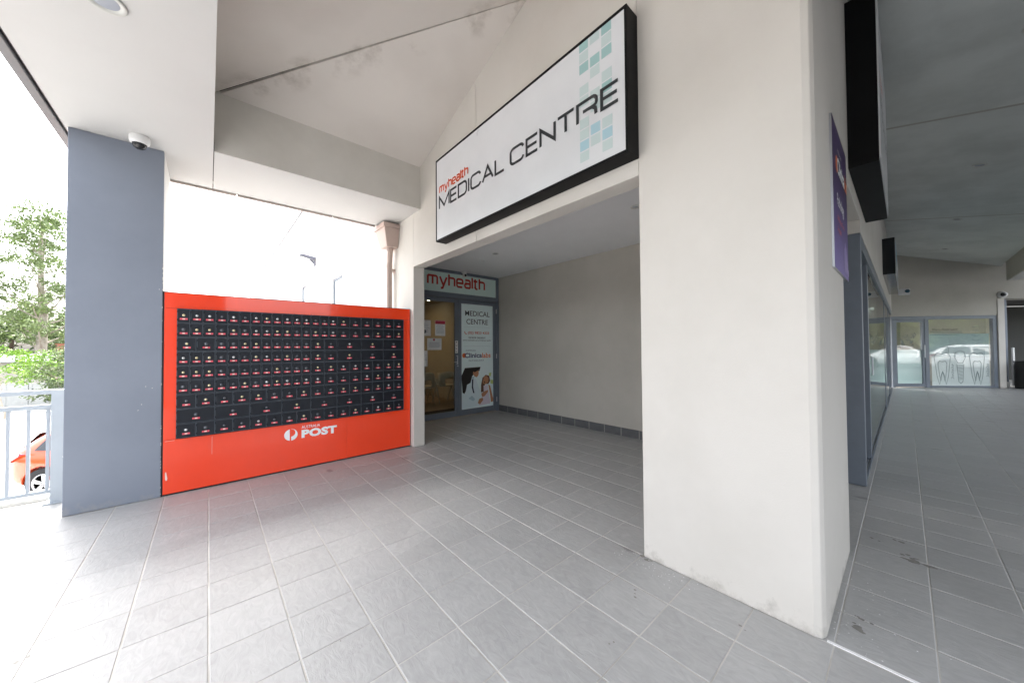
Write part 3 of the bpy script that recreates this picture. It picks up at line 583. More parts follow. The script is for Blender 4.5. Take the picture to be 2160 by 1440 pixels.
# ------------------------------------------------------------------ side signs
s2 = root('side_light_box', (4.6, .18, 2.72), 'tall black sign box hanging close on the side wall, white face seen edge on', 'sign')
MB().box(3.704, 5.50, .100, .2645, 2.722, 4.02).build('box', blackm, s2, bevel=.003)
MB().box(3.722, 5.482, .091, .0995, 2.745, 4.0).build('face', signm, s2)
lines = []; xx = 3.80
for ch, ya, yb in word:
    w_ = (ya - yb) * .68 - .02; x_ = 3.80 + (3.551 - ya) * .68
    for ln in TECH[ch]: lines.append([(x_ + p[0] * w_, p[1] * .14) for p in ln])
draw(lines, 'lettering', inkm, s2, (0, .091, 3.18), XR, ZU, NY, 1, 1, .016)
draw([[(p[0]*.045, p[1]*.05) for p in l] for l in lw], 'lettering', orgm, s2, (3.80, .091, 3.38), XR, ZU, NY, 1, 1, .013)
s3 = root('far_light_box', (12, .18, 2.75), 'smaller black sign box farther along the side wall above the shopfront glazing', 'sign')
MB().box(10.0, 14.05, .095, .2645, 2.745, 3.455).build('box', mat('glossy_black_sign', (.015,.017,.02), .12), s3, bevel=.003)
MB().box(10.1, 13.95, .087, .0945, 2.79, 3.41).build('face', signm, s3)
MB().box(10.1, 11.6, .0855, .0865, 3.10, 3.40).build('blue_print', mat('sign_blue', (.10,.36,.50), .35), s3)
MB().box(11.9, 13.6, .0855, .0865, 3.02, 3.08).box(11.9, 13.2, .0855, .0865, 2.90, 2.94).build('dark_print', inkm, s3)
# purple pathology sign
ps = root('pathology_sign', (3.03, .26, 1.8), 'flat purple pathology sign plate fixed on the narrow side of the white pier', 'sign')
px0, px1, pz0, pz1 = 2.665, 3.375, 1.806, 2.690
MB().box(px0, px1, .254, .2645, pz0, pz1).build('plate', alum, ps)
m = mat('purple_fade_print', (0.10, 0.05, 0.19), .4, spec=.2)
n = m.node_tree; b = n.nodes['Principled BSDF']; ge = n.nodes.new('ShaderNodeNewGeometry'); sp = n.nodes.new('ShaderNodeSeparateXYZ'); n.links.new(ge.outputs['Position'], sp.inputs[0])
mr = n.nodes.new('ShaderNodeMapRange'); mr.inputs['From Min'].default_value = 1.85; mr.inputs['From Max'].default_value = 2.35; n.links.new(sp.outputs['Z'], mr.inputs['Value'])
rp = n.nodes.new('ShaderNodeValToRGB'); rp.color_ramp.elements[0].color = (.17,.12,.36,1); rp.color_ramp.elements[1].color = (.045,.020,.095,1); n.links.new(mr.outputs[0], rp.inputs['Fac']); n.links.new(rp.outputs['Color'], b.inputs['Base Color'])
MB().box(px0+.002, px1-.002, .2525, .2535, pz0+.002, pz1-.002).build('printed_face', m, ps)
YP_ = .2525
orgp = mat('orange_print', (.75,.16,.03), .4)
text('Clinica', 'lettering', whitepaint, ps, (2.84, YP_, 2.40), XR, ZU, NY, .36, .105, bold=.03)
text('labs', 'lettering', orgp, ps, (3.205, YP_, 2.40), XR, ZU, NY, .135, .105, bold=.03)
MB().lathe((2.835, YP_-.0008, 2.452), [(.0001,.0),(.052,.0)], 20, 'Y').build('orange_mark', orgp, ps)
text('AUSTRALIAN', 'lettering', whitepaint, ps, (2.86, YP_, 2.535), XR, ZU, NY, .18, .022)
text('Pathology', 'lettering', whitepaint, ps, (2.80, YP_, 2.175), XR, ZU, NY, .34, .095, bold=.01)
text('All Request Forms', 'lettering', orgm, ps, (2.80, YP_, 2.095), XR, ZU, NY, .34, .045)
text('Accepted', 'lettering', orgm, ps, (2.80, YP_, 2.03), XR, ZU, NY, .17, .045)
pt = MB()
for k in range(9):
    a = k / 9; cx_ = 3.15 + a * .22; h_ = .05 + .16 * math.sin(PI * min(a + .25, 1))
    pt.lathe((cx_, YP_-.001 - k * .00015, 1.83 + h_ * .55), [(.0001,0),(.018,0)], 10, (Vector((1,0,0)), Vector((0,0,h_ / .034)), Vector((0,-1,0))))
pt.build('petal_print', lilacm, ps)

# ------------------------------------------------------------------ entrance doors
ed = root('entrance_doors', (3.7, 5.9, 0), 'slate framed glass entrance doors with myhealth transom and printed medical centre panel', 'door')
Y0 = 5.875
fr = MB().box(2.305, 4.769, Y0-.02, Y0+.05, 2.83, 2.884).box(2.305, 4.769, Y0-.02, Y0+.05, 2.345, 2.445).box(4.705, 4.769, Y0-.02, Y0+.05, 0.003, 2.344).box(4.705, 4.769, Y0-.02, Y0+.05, 2.4455, 2.8295).box(2.305, 2.36, Y0-.02, Y0+.05, 0.003, 2.344).box(2.305, 2.36, Y0-.02, Y0+.05, 2.4455, 2.8295)
fr.box(2.72, 2.775, Y0-.02, Y0+.05, .003, 2.344)
fr.build('door_frame', framem, ed, bevel=.003)
frost = mat('frosted_green_film', (0.66, 0.82, 0.77), .35, var=.04, vscale=3)
MB().box(2.36, 4.705, Y0+.008, Y0+.016, 2.445, 2.83).build('transom_glass', frost, ed)
lw2, W2 = softword('myhealth', .32)
sx = 1.315 / W2; draw([[(p[0]*sx, p[1]*.155) for p in l] for l in lw2], 'lettering', redink, ed, (3.08, Y0+.008, 2.585), XR, ZU, NY, 1, 1, .040)
gl = glass('clear_glass', (.80, .84, .82))
def leaf(x0, x1, pane_mat, nm):
    d = MB().box(x0, x0+.075, Y0, Y0+.04, .012, 2.34).box(x1-.075, x1, Y0, Y0+.04, .012, 2.34).box(x0+.075, x1-.075, Y0, Y0+.04, .012, .125).box(x0+.075, x1-.075, Y0, Y0+.04, 2.262, 2.34).build('door_leaf', framem, ed, bevel=.003)
    MB().box(x0+.0755, x1-.0755, Y0+.016, Y0+.022, .1255, 2.2615).build(nm, pane_mat, d)
    return d
d1 = leaf(2.78, 3.735, gl, 'glass'); 
panelm = mat('printed_door_panel', (.80, .93, .93), .3, var=.03, vscale=2)
d2 = leaf(3.741, 4.700, panelm, 'printed_panel'); d2['label'] = 'door leaf covered by the printed medical centre panel'
MB().box(2.362, 2.719, Y0+.016, Y0+.022, .013, 2.343).build('side_glass', gl, ed)
MB().box(3.690, 3.712, Y0-.045, Y0-.028, 1.00, 1.02).tube([(3.70,Y0-.035,1.04),(3.70,Y0-.035,1.22)], .009).tube([(3.70,Y0-.035,1.05),(3.70,Y0,1.05)], .007).tube([(3.70,Y0-.035,1.21),(3.70,Y0,1.21)], .007).tube([(3.62,Y0-.035,1.085),(3.70,Y0-.035,1.085)],.006).build('handle', alum, d1)
MB().box(3.668, 3.728, Y0-.0015, Y0-.0005, 1.262, 1.508).build('pull_plate', whitem, d1)
for k, ch in enumerate('PULL'): text(ch, 'lettering', inkm, d1, (3.684, Y0-.0016, 1.455 - k * .058), XR, ZU, NY, .026, .038, bold=.02, lift=.0008)
for z_ in (.25, 1.18, 2.15): MB().tube([(4.704, Y0-.012, z_-.05), (4.704, Y0-.012, z_+.05)], .010, 8).build('hinge', alum, d2)
YL = Y0 + .016
text('MEDICAL', 'lettering', inkm, d2, (3.915, YL, 2.020), XR, ZU, NY, .625, .105, bold=.004, lift=.001)
text('CENTRE', 'lettering', inkm, d2, (3.945, YL, 1.850), XR, ZU, NY, .545, .105, bold=.004, lift=.001)
MB().box(3.88, 4.56, YL-.0012, YL-.0004, 1.790, 1.7925).box(3.88, 4.56, YL-.0012, YL-.0004, 1.400, 1.4025).build('rule_line', mat('grey_rule', (.35,.42,.43), .5), d2)
text('(02) 9823 4333', 'lettering', orgm, d2, (3.980, YL, 1.635), XR, ZU, NY, .545, .066, bold=.012, lift=.001)
draw([[(0,1),(.12,.35),(.55,0),(1,-.05)]], 'phone_mark', orgm, d2, (3.90, YL, 1.65), XR, ZU, NY, .05, .05, .014)
text('OR BOOK ONLINE AT', 'lettering', inkm, d2, (3.995, YL, 1.555), XR, ZU, NY, .43, .034, bold=.018, lift=.001)
text('www.myhealth.net.au/edensor-park/', 'lettering', inkm, d2, (3.855, YL, 1.500), XR, ZU, NY, .715, .034, bold=.006, lift=.001)
navy = mat('navy_print', (.045,.04,.14), .4)
text('AUSTRALIAN', 'lettering', navy, d2, (3.925, YL, 1.298), XR, ZU, NY, .25, .024, lift=.001)
MB().lathe((3.885, YL-.0006, 1.210), [(.0001,0),(.046,0)], 20, 'Y').build('orange_mark', orgp, d2)
text('Clinica', 'lettering', navy, d2, (3.895, YL, 1.160), XR, ZU, NY, .435, .100, bold=.025, lift=.0016)
text('labs', 'lettering', orgp, d2, (4.335, YL, 1.155), XR, ZU, NY, .225, .100, bold=.020, lift=.0016)
text('PATHOLOGY', 'lettering', navy, d2, (4.00, YL, 1.085), XR, ZU, NY, .385, .032, bold=.0, lift=.001, space=1.3)
# printed picture: a doctor and a small girl, generic figures
pic = MB(); PW, PH = .845, .83; ox, oz = 3.818, .135
def shp(pts, mi, k): pic.add([(ox + x * PW, YL - .0006 - k * .00022, oz + z * PH) for x, z in pts], [tuple(range(len(pts)))], mi)
shp([(0,0),(.62,.03),(.68,.25),(.52,.45),(.42,.70),(.30,.76),(.14,.58),(.02,.40)], 0, 1)                # coat
shp([(.03,.40),(0,.80),(.10,.99),(.56,1.0),(.53,.90),(.40,.86),(.31,.78),(.26,.62),(.16,.58),(.12,.42),(.08,.36)], 1, 2)   # hair
shp([(.38,.87),(.50,.92),(.505,.84),(.49,.79),(.45,.745),(.38,.77),(.33,.84),(.345,.90)], 2, 3)            # face
shp([(.305,.70),(.345,.70),(.335,.52),(.375,.36),(.335,.36),(.295,.50)], 3, 4)                          # stethoscope
shp([(.30,.76),(.38,.77),(.345,.69),(.31,.70)], 6, 3)
shp([(.57,.36),(.575,.55),(.62,.72),(.72,.79),(.83,.76),(.86,.63),(.80,.55),(.70,.56),(.66,.36)], 4, 3)      # girl's hair
shp([(.64,.66),(.66,.75),(.74,.77),(.81,.70),(.80,.60),(.72,.55),(.64,.57),(.625,.61)], 2, 5)              # girl's face
shp([(.65,.52),(.78,.54),(.86,.05),(.50,.03),(.55,.18),(.66,.30)], 5, 4)                                 # dress
shp([(.80,.54),(.86,.50),(.95,.18),(1.0,.10),(.88,.08),(.86,.25)], 2, 5)                                 # arm
shp([(.58,.33),(.70,.38),(.80,.40),(.78,.34),(.68,.25),(.60,.24)], 2, 6)                                 # doctor's hand
shp([(.47,.10),(.52,.20),(.62,.22),(.64,.16),(.54,.06)], 2, 6)
shp([(.82,.83),(.90,.84),(.88,.74),(.82,.75)], 7, 2); shp([(.87,.66),(.96,.64),(.95,.54),(.87,.56)], 7, 2)
shp([(.655,.62),(.70,.63),(.70,.585),(.66,.59)], 4, 7)
shp([(.30,.30),(.40,.20),(.33,.16),(.20,.24)], 6, 2)
pic.build('printed_picture', [mat('coat_print', (.70,.82,.86), .35), mat('hair_print', (.018,.012,.012), .35), mat('skin_print', (.50,.24,.13), .35), mat('strap_print', (.02,.03,.07), .35), mat('brown_hair_print', (.13,.06,.035), .35), mat('dress_print', (.72,.66,.74), .35), mat('coat_shade_print', (.45,.60,.66), .35), mat('flower_print', (.60,.70,.25), .35)], d2)

# notices stuck on the left leaf
def notice(x0, x1, z0, z1, label, head=None, rows=8, icon=None, tilt=0):
    r = root('paper_notice', ((x0+x1)/2, Y0, z0), label, 'notice', 'paper notices stuck on the glass door')
    MB().box(x0, x1, Y0+.0145, Y0+.0155, z0, z1).build('paper', mat('paper', (.74,.76,.76), .6), r)
    ink = MB(); k = (z1 - z0)
    if head: MB().box(x0+.003, x1-.003, Y0+.0138, Y0+.0143, z1-.068, z1-.004).build('heading_band', mat('crimson_print', (.42,.03,.07), .5), r)
    zz = z1 - (.09 if head else .03 + (.05 if icon else 0))
    for q in range(rows):
        wd = random.uniform(.55, .85) * (x1 - x0); xs = x0 + (x1 - x0 - wd) / 2
        ink.box(xs, xs + wd, Y0+.0139, Y0+.0143, zz-.006, zz); zz -= (k - .10) / rows * .85
    ink.build('printed_lines', mat('grey_print', (.22,.25,.30), .5), r)
    if icon: MB().lathe((x0 + (x1-x0)*.47, Y0+.0138, icon[0]), [(.0001,0),(icon[1],0)], 18, 'Y').build('round_symbol', icon[2], r)
notice(2.905, 3.143, 1.592, 1.888, 'white notice with dark face mask symbol at the upper left of the door glass', icon=(1.675, .036, mat('symbol_dark', (.06,.08,.10), .5)), rows=5)
notice(3.232, 3.452, 1.598, 1.892, 'white notice with crimson heading band on the door glass', head=True)
notice(3.066, 3.370, 1.330, 1.553, 'wide laminated notice with red round symbol below the other door notices', rows=6, icon=(1.522, .022, MATS['crimson_print']))
notice(2.86, 3.075, 1.022, 1.318, 'lowest pale notice half hidden by the door jamb', rows=7)

# reception furniture behind the glass
cov = root('cove_light', (3.3, 9.6, 2.55), 'warm glowing cove light on the reception room ceiling behind the door', 'light')
MB().box(2.6, 3.9, 8.2, 8.9, 2.590, 2.612).build('glow_strip', cove, cov)
MB().box(2.5, 4.0, 8.1, 8.18, 2.56, 2.619).box(2.5, 4.0, 8.92, 9.0, 2.56, 2.619).build('cove_lip', roomc, cov)
sp_ = root('reception_spotlight', (4.5, 8.5, 2.6), 'tiny lit round spotlight in the reception room ceiling', 'downlight')
MB().lathe((4.32, 8.2, 2.618), [(.0001,-.008),(.03,-.008),(.045,-.004),(.045,0)], 16).build('lamp', emis('spot_glow', (1,.86,.65), 4.0), sp_)
shellm = mat('cream_chair_shell', (.55,.52,.46), .4)
def waiting_chair(x, y, label):
    c = root('waiting_chair', (x, y, 0), label, 'chair', 'waiting chairs behind the door')
    mb = MB(); nu, nv = 8, 5; vs = []
    for j in range(nv):
        for i in range(nu):
            a = (i / (nu-1) - .5); vs.append((x + a*.50, y - .10*math.cos(a*PI) + .02*j, .46 + .30 * j/(nv-1) + .03*math.cos(a*PI)*(j == nv-1)))
    fs = [(j*nu+i, j*nu+i+1, (j+1)*nu+i+1, (j+1)*nu+i) for j in range(nv-1) for i in range(nu-1) if not (j in (0,1) and 2 <= i <= 4)]
    ob = mb.add(vs, fs, 0, True).build('backrest', shellm, c); sd_ = ob.modifiers.new('s', 'SOLIDIFY'); sd_.thickness = .02
    MB().box(x-.24, x+.24, y-.02, y+.42, .42, .455).build('seat', shellm, c, bevel=.015)
    for s_ in (-1, 1): MB().tube([(x+s_*.26, y-.02, .47), (x+s_*.27, y+.06, .63), (x+s_*.27, y+.30, .65)], .016, 8).build('armrest', shellm, c)
    for s_ in (-1, 1): MB().tube([(x+s_*.2, y+.2, .42), (x+s_*.22, y+.02, .012)], .014, 8).tube([(x+s_*.2, y+.2, .42), (x+s_*.22, y+.4, .012)], .014, 8).build('leg', alum, c)
waiting_chair(3.22, 7.45, 'cream waiting chair nearer the door jamb behind the glass')
waiting_chair(3.86, 7.45, 'cream waiting chair nearer the door handle behind the glass')
waiting_chair(4.44, 7.45, 'cream waiting chair mostly hidden by the printed door panel')
dk = root('reception_desk', (3.6, 9.3, 0), 'dark low reception desk with pale top at the back of the room', 'desk')
MB().box(2.9, 4.7, 9.2, 9.7, .012, 1.02).build('front', mat('desk_dark', (.06,.055,.05), .5), dk); MB().box(2.85, 4.75, 9.15, 9.75, 1.02, 1.06).build('top', mat('desk_top', (.35,.32,.26), .4), dk)

# ------------------------------------------------------------------ side shopfront
sf = root('side_shopfront', (10, .33, 0), 'long slate framed sliding shopfront glazing down the left side of the walkway', 'shopfront')
def post(x0, x1, y0, y1, z1, nm='post'): return MB().box(x0, x1, y0, y1, .003, z1).build(nm, framem, sf, bevel=.004)
post(4.75, 4.86, .268, .42, 2.452); post(5.93, 6.03, .285, .40, 2.33, 'stile')
MB().box(4.862, 16.45, .270, .42, 2.33, 2.452).build('head_rail', framem, sf, bevel=.004)
MB().box(5.0, 16.45, .275, .29, .003, .02).box(5.0, 16.45, .305, .315, .003, .02).box(6.03, 16.45, .325, .40, .003, .11).build('sill_track', framem, sf)
xs = [6.03, 11.05, 13.6, 16.40]
gl2 = glass('shop_glass', (.72,.80,.78), 0, 1.7)
for a, b in zip(xs[:-1], xs[1:]):
    if a > 6.1: post(a-.05, a+.05, .285, .40, 2.329, 'stile')
    MB().box(a+.051, b-.051, .291, .297, .111, 2.329).build('glass_pane', gl2, sf)
MB().box(4.862, 5.929, .341, .349, .003, 2.329).build('glass_pane', gl2, sf)
MB().tube([(6.0,.262,1.0),(6.0,.262,1.22)], .008, 8).build('pull_handle', alum, sf)
film = glass('white_film', (.9,.95,.95), .25, 1.45, .97, (.88,.91,.90)); film2 = glass('pale_film', (.8,.9,.9), .05, 1.5, .72, (.60,.69,.69))
gl3 = glass('end_glass', (.93,.95,.95), 0, 1.85)
for a, b in zip(xs[:-1], xs[1:]): MB().box(a+.055, b-.055, .3005, .302, .112, 1.0).build('frosted_film', film2, sf)

# diagonal dental shop at the end
ds = root('end_shopfront', tuple(B(1.45, 0, 0)), 'slate framed glass door and large window with tooth drawings at the end of the walkway', 'shopfront')
MB().frame_box(B, .0, 2.955, -.10, -.01, 2.165, 2.268).frame_box(B, .0, .075, -.10, -.01, .003, 2.164).frame_box(B, .945, 1.06, -.10, -.01, .003, 2.164).frame_box(B, 2.85, 2.955, -.10, -.01, .003, 2.164).frame_box(B, 1.0605, 2.8495, -.10, -.01, .003, .06).build('frame', framem, ds, bevel=.004)
dl = MB().frame_box(B, .08, .15, -.08, -.02, .02, 2.16).frame_box(B, .875, .94, -.08, -.02, .02, 2.16).frame_box(B, .1505, .8745, -.08, -.02, .02, .125).frame_box(B, .1505, .8745, -.08, -.02, 2.085, 2.16).build('door_leaf', framem, ds, bevel=.003)
MB().frame_box(B, .151, .874, -.052, -.046, .1255, 2.0845).build('glass', gl3, dl)
MB().tube([B(.905,.02,.95), B(.905,.02,1.35)], .012, 8).build('handle', alum, dl)
MB().frame_box(B, 1.061, 2.849, -.052, -.046, .0605, 2.1645).build('window_glass', gl3, ds)
MB().frame_box(B, 1.16, 2.78, -.056, -.0545, .0625, .965).build('white_film', film, ds)
MB().frame_box(B, 1.07, 2.78, -.056, -.0545, .967, 1.70).build('pale_film', film2, ds)
MB().frame_box(B, .155, .87, -.056, -.0545, .13, 1.20).build('door_film', film2, ds)
RD, ND = tuple(DD), tuple(DN)
art = []
def tooth(cx, w_, z0, z1):
    out = [(cx-w_*.5,z1-.30),(cx-w_*.55,z1-.12),(cx-w_*.35,z1),(cx,z1-.04),(cx+w_*.35,z1),(cx+w_*.55,z1-.12),(cx+w_*.5,z1-.30),(cx+w_*.38,z0+.25),(cx+w_*.22,z0),(cx+w_*.10,z0+.30),(cx,z0+.42),(cx-w_*.10,z0+.30),(cx-w_*.22,z0),(cx-w_*.38,z0+.25),(cx-w_*.5,z1-.30)]
    art.append(out); art.append([(cx + (x-cx)*.55, z0 + .12 + (z-z0)*.62) for x, z in out])
tooth(1.45, .42, .10, 1.10); tooth(2.42, .38, .10, 1.10)
art.append([(1.80,.95),(1.83,1.12),(1.95,1.17),(2.07,1.12),(2.10,.95),(2.02,.78),(1.88,.78),(1.80,.95)])
for k in range(11): art.append([(1.86+k*.004,.70-k*.045),(2.04-k*.004,.72-k*.045)])
art.append([(1.85,.74),(1.89,.20),(1.95,.13),(2.01,.20),(2.05,.74)])
for k in range(6):
    art.append([(1.68+.03*(k%2),.30+.08*k),(1.72,.34+.08*k),(1.76,.28+.08*k)]); art.append([(2.66+.02*(k%2),.36+.07*k),(2.71,.40+.07*k),(2.74,.34+.07*k)])
for z_ in (1.52, 1.47, 1.42): art.append([(1.12,z_+.25),(1.9+random.random()*.2,z_+.25)])
art += [[(1.45,1.28),(1.62,1.28),(1.62,1.10)], [(2.30,1.20),(2.62,1.20),(2.62,1.0)], [(2.30,1.92),(2.50,1.92)], [(2.30,1.80),(2.50,1.80)], [(2.28,1.66),(2.40,1.62),(2.52,1.66)], [(2.28,1.52),(2.40,1.48),(2.52,1.52)]]
draw(art, 'drawn_lines', mat('line_art', (.14,.19,.20), .5), ds, tuple(B(0, -.0545, 0)), RD, ZU, ND, 1, 1, .012, lift=.012)
text('What is a Dental Implant?', 'lettering', inkm, ds, tuple(B(1.18, -.040, 1.80)), RD, ZU, ND, .72, .07, bold=0)
sq = []
for k in range(26):
    x_ = .25 + random.random()*.40; z_ = 1.36 + random.random()*.34; sq.append([(x_, z_), (x_+.03, z_+random.uniform(-.05,.05)), (x_+.06, z_), (x_+.05, z_-.04)])
draw(sq, 'drawn_lines', MATS['line_art'], ds, tuple(B(0, -.0545, 0)), RD, ZU, ND, 1, 1, .008, lift=.012)
# things at the far right of the walkway
bx = root('black_bin', tuple(B(3.66, .25, 0)), 'black box bin standing beside the column at the end of the walkway', 'bin')
MB().frame_box(B, 3.34, 4.2, .02, .5, .0, .80).build('body', mat('black_plastic', (.015,.017,.018), .4, var=.3), bx, bevel=.02); MB().frame_box(B, 3.33, 4.21, .01, .51, .80, .84).build('lid', MATS['black_plastic'], bx, bevel=.01)
wp = tag(MB().frame_box(B, 3.545, 3.60, -.2, -.16, .05, 1.25).build('marker_post', whitem, None, bevel=.004), 'thin white upright post behind the black bin', 'post')

# ------------------------------------------------------------------ downlights, cameras
def downlight(x, y, z, r, label, group=None, slope=0.0):
    o = root('downlight', (x, y, z), label, 'downlight', group); o.rotation_euler = (math.atan(slope), 0, 0)
    q = MB().lathe((0,0,0), [(r,0),(r*1.0,-.006),(r*.92,-.010),(r*.74,-.006),(r*.66,.0)], 28).build('trim_ring', mat('light_trim', (.50,.50,.47), .4), None, local=True); q.parent = o
    q2 = MB().lathe((0,0,0), [(r*.655,-.001),(r*.5,-.003),(r*.12,-.004),(.0001,-.004)], 24).build('lens', mat('unlit_lens', (.36,.38,.42), .15), None, local=True); q2.parent = o
downlight(-.43, 2.80, ZS-.001, .085, 'large round downlight in the flat soffit at the picture top edge')
downlight(3.483, 4.354, CEZ, .05, 'small round downlight in the entrance ceiling nearer the doors', 'entrance ceiling downlights')
downlight(3.481, 1.911, CEZ, .05, 'small round downlight in the entrance ceiling beside the white pier', 'entrance ceiling downlights')
GD = 'downlights along the walkway ceiling'
for x_, lb in ((5.265, 'nearest walkway downlight, cut by the picture edge'), (8.695, 'walkway downlight with clear pale ring and grime beside it'), (12.077, 'walkway downlight in a dark smudge on the ceiling joint'), (15.564, 'farthest small walkway downlight above the beige end wall')):
    downlight(x_, -.79, cz(-.79)-.001, .075, lb, GD, .205)
sk = tag(MB().lathe((3.594, 4.851, CEZ+.0), [(.0001,-.03),(.012,-.03),(.014,-.012),(.03,-.010),(.03,0)], 14).build('ceiling_sprinkler', steelm), 'tiny dark sprinkler head in the entrance ceiling', 'sprinkler')
dc = root('dome_camera', (-.465, 4.40, ZS), 'white dome security camera under the soffit in front of the slate column', 'camera')
MB().lathe((-.465,4.40,ZS), [(.062,-.001),(.066,-.012),(.066,-.045),(.060,-.062),(.048,-.070)], 28).build('housing', whitem, dc)
MB().lathe((-.465,4.40,ZS), [(.047,-.066),(.046,-.080),(.038,-.098),(.022,-.110),(.0001,-.114)], 24).build('dome', greyplas, dc)
sc3 = root('turret_camera', (3.83, 5.8, 2.88), 'small white turret camera above the entrance door transom', 'camera')
MB().lathe((3.835,5.80,CEZ), [(.055,-.001),(.055,-.02),(.035,-.03)], 20).lathe((3.835,5.78,2.815), [(.0001,.045),(.022,.043),(.040,.025),(.045,0),(.040,-.025),(.02,-.042),(.0001,-.045)], 20).build('housing', whitem, sc3)
MB().lathe((3.830,5.742,2.805), [(.026,.0),(.024,.010),(.0001,.012)], 16, 'Y').build('lens', greyplas, sc3)
bc = root('bullet_camera', (14.2, .15, 2.8), 'white box camera with blue lens reaching out from the wall past the far sign', 'camera')
MB().box(14.15, 14.33, -.12, .10, 2.72, 2.88).build('housing', whitem, bc, bevel=.01); MB().tube([(14.24,.10,2.8),(14.24,.264,2.8)], .02, 10).build('arm', whitem, bc)
MB().lathe((14.149, -.07, 2.81), [(.048,0),(.044,.006),(.0001,.006)], 18, 'X').build('lens', mat('blue_lens', (.03,.09,.14), .15), bc)
p = B(3.11, .0, 2.90)
ec = root('walkway_dome_camera', tuple(p), 'white dome camera fixed to the dark beam over the end pier', 'camera')
MB().lathe(p, [(.10,0.03),(.11,.02),(.11,-.03),(.07,-.09),(.0001,-.10)], 20, (DD, Vector((0,0,1)), -DN)).build('housing', whitem, ec)
MB().lathe(p - DD*.06 + DN*.07, [(.06,0.0),(.05,.05),(.0001,.06)], 16, (DD, Vector((0,0,1)), DN)).build('dome', greyplas, ec)

# ------------------------------------------------------------------ rainwater head and pipe
rh_ = root('rainwater_head', (2.05, 5.1, 2.1), 'tapered rainwater head with its bent downpipe on the wall corner above the red panel', 'downpipe')
hd = MB(); t0 = (1.90, 2.132, 4.95, 5.35, 3.13, 3.205); 
hd.box(1.890, 2.134, 4.94, 5.36, 3.140, 3.205)
hd.add([(1.908,4.955,3.14),(2.134,4.955,3.14),(2.134,5.34,3.14),(1.908,5.34,3.14),(1.960,5.00,2.872),(2.134,5.00,2.872),(2.134,5.26,2.872),(1.960,5.26,2.872)], [(0,1,5,4),(1,2,6,5),(2,3,7,6),(3,0,4,7),(4,5,6,7),(0,3,2,1)])
hd.build('hopper', pipem, rh_, bevel=.006)
MB().tube([(2.045,5.10,2.873),(2.045,5.10,2.80),(2.048,5.115,2.74),(2.060,5.15,2.68),(2.062,5.17,2.60),(2.062,5.17,1.7),(2.062,5.17,-1.2)], .042, 16).build('pipe', pipem, rh_)
MB().tube([(2.062,5.17,2.655),(2.062,5.17,2.585)], .048, 16).build('collar', pipem, rh_); MB().tube([(2.045,5.10,2.87),(2.045,5.10,2.83)], .047, 16).build('collar', pipem, rh_)
MB().box(2.06, 2.135, 5.12, 5.22, 2.54, 2.57).build('bracket', pipem, rh_)
fl_ = root('wall_floodlight', (2.136, 10.4, 3.65), 'grey floodlight on an arm reaching from the bright outer wall', 'floodlight')
greyl = mat('floodlight_grey', (.15,.155,.19), .4, metal=.3)
MB().tube([(2.136,10.4,3.62),(2.02,10.4,3.74),(1.95,10.4,3.80)], .022, 8).box(2.10,2.136,10.34,10.46,3.58,3.72).build('arm', greyl, fl_)
MB().prism([(2.13,10.28,3.80),(1.80,10.28,3.845),(1.76,10.28,3.81),(1.80,10.28,3.795),(2.10,10.28,3.72)], (0,.24,0)).build('head', greyl, fl_, bevel=.006)
MB().prism([(1.99,10.30,3.735),(1.79,10.30,3.775),(1.765,10.30,3.755),(1.97,10.30,3.705)], (0,.2,0)).build('reflector', mat('lamp_glass', (.75,.75,.72), .2), fl_)
# ------------------------------------------------------------------ railing
ra = root('terrace_railing', (-2.2, 5.1, 0), 'pale grey painted metal balustrade left of the slate column', 'railing')
MB().box(-1.056, -.960, 5.06, 5.14, .008, 1.012).build('end_post', railm, ra, bevel=.004)
MB().box(-1.09, -.93, 5.03, 5.17, .001, .010).build('base_plate', railm, ra)
MB().box(-5.0, -.955, 5.065, 5.135, .975, 1.015).build('top_rail', railm, ra, bevel=.006); MB().box(-5.0, -1.057, 5.08, 5.12, .845, .882).build('middle_rail', railm, ra, bevel=.004); MB().box(-5.0, -1.057, 5.08, 5.12, .090, .122).build('bottom_rail', railm, ra, bevel=.004)
x_ = -1.078 ; k = 0
bal = MB().box(-.010, .010, -.010, .010, .122, .845).build('baluster', railm, None, local=True); bm_ = bal.data; bpy.data.objects.remove(bal)
while x_ > -4.9:
    o = bpy.data.objects.new('baluster', bm_); o.location = Vector((x_, 5.10, 0)) - ra.location; o.parent = ra; C.objects.link(o); x_ -= .105
MB().box(-3.1, -3.02, 5.06, 5.14, .0, .974).build('intermediate_post', railm, ra)

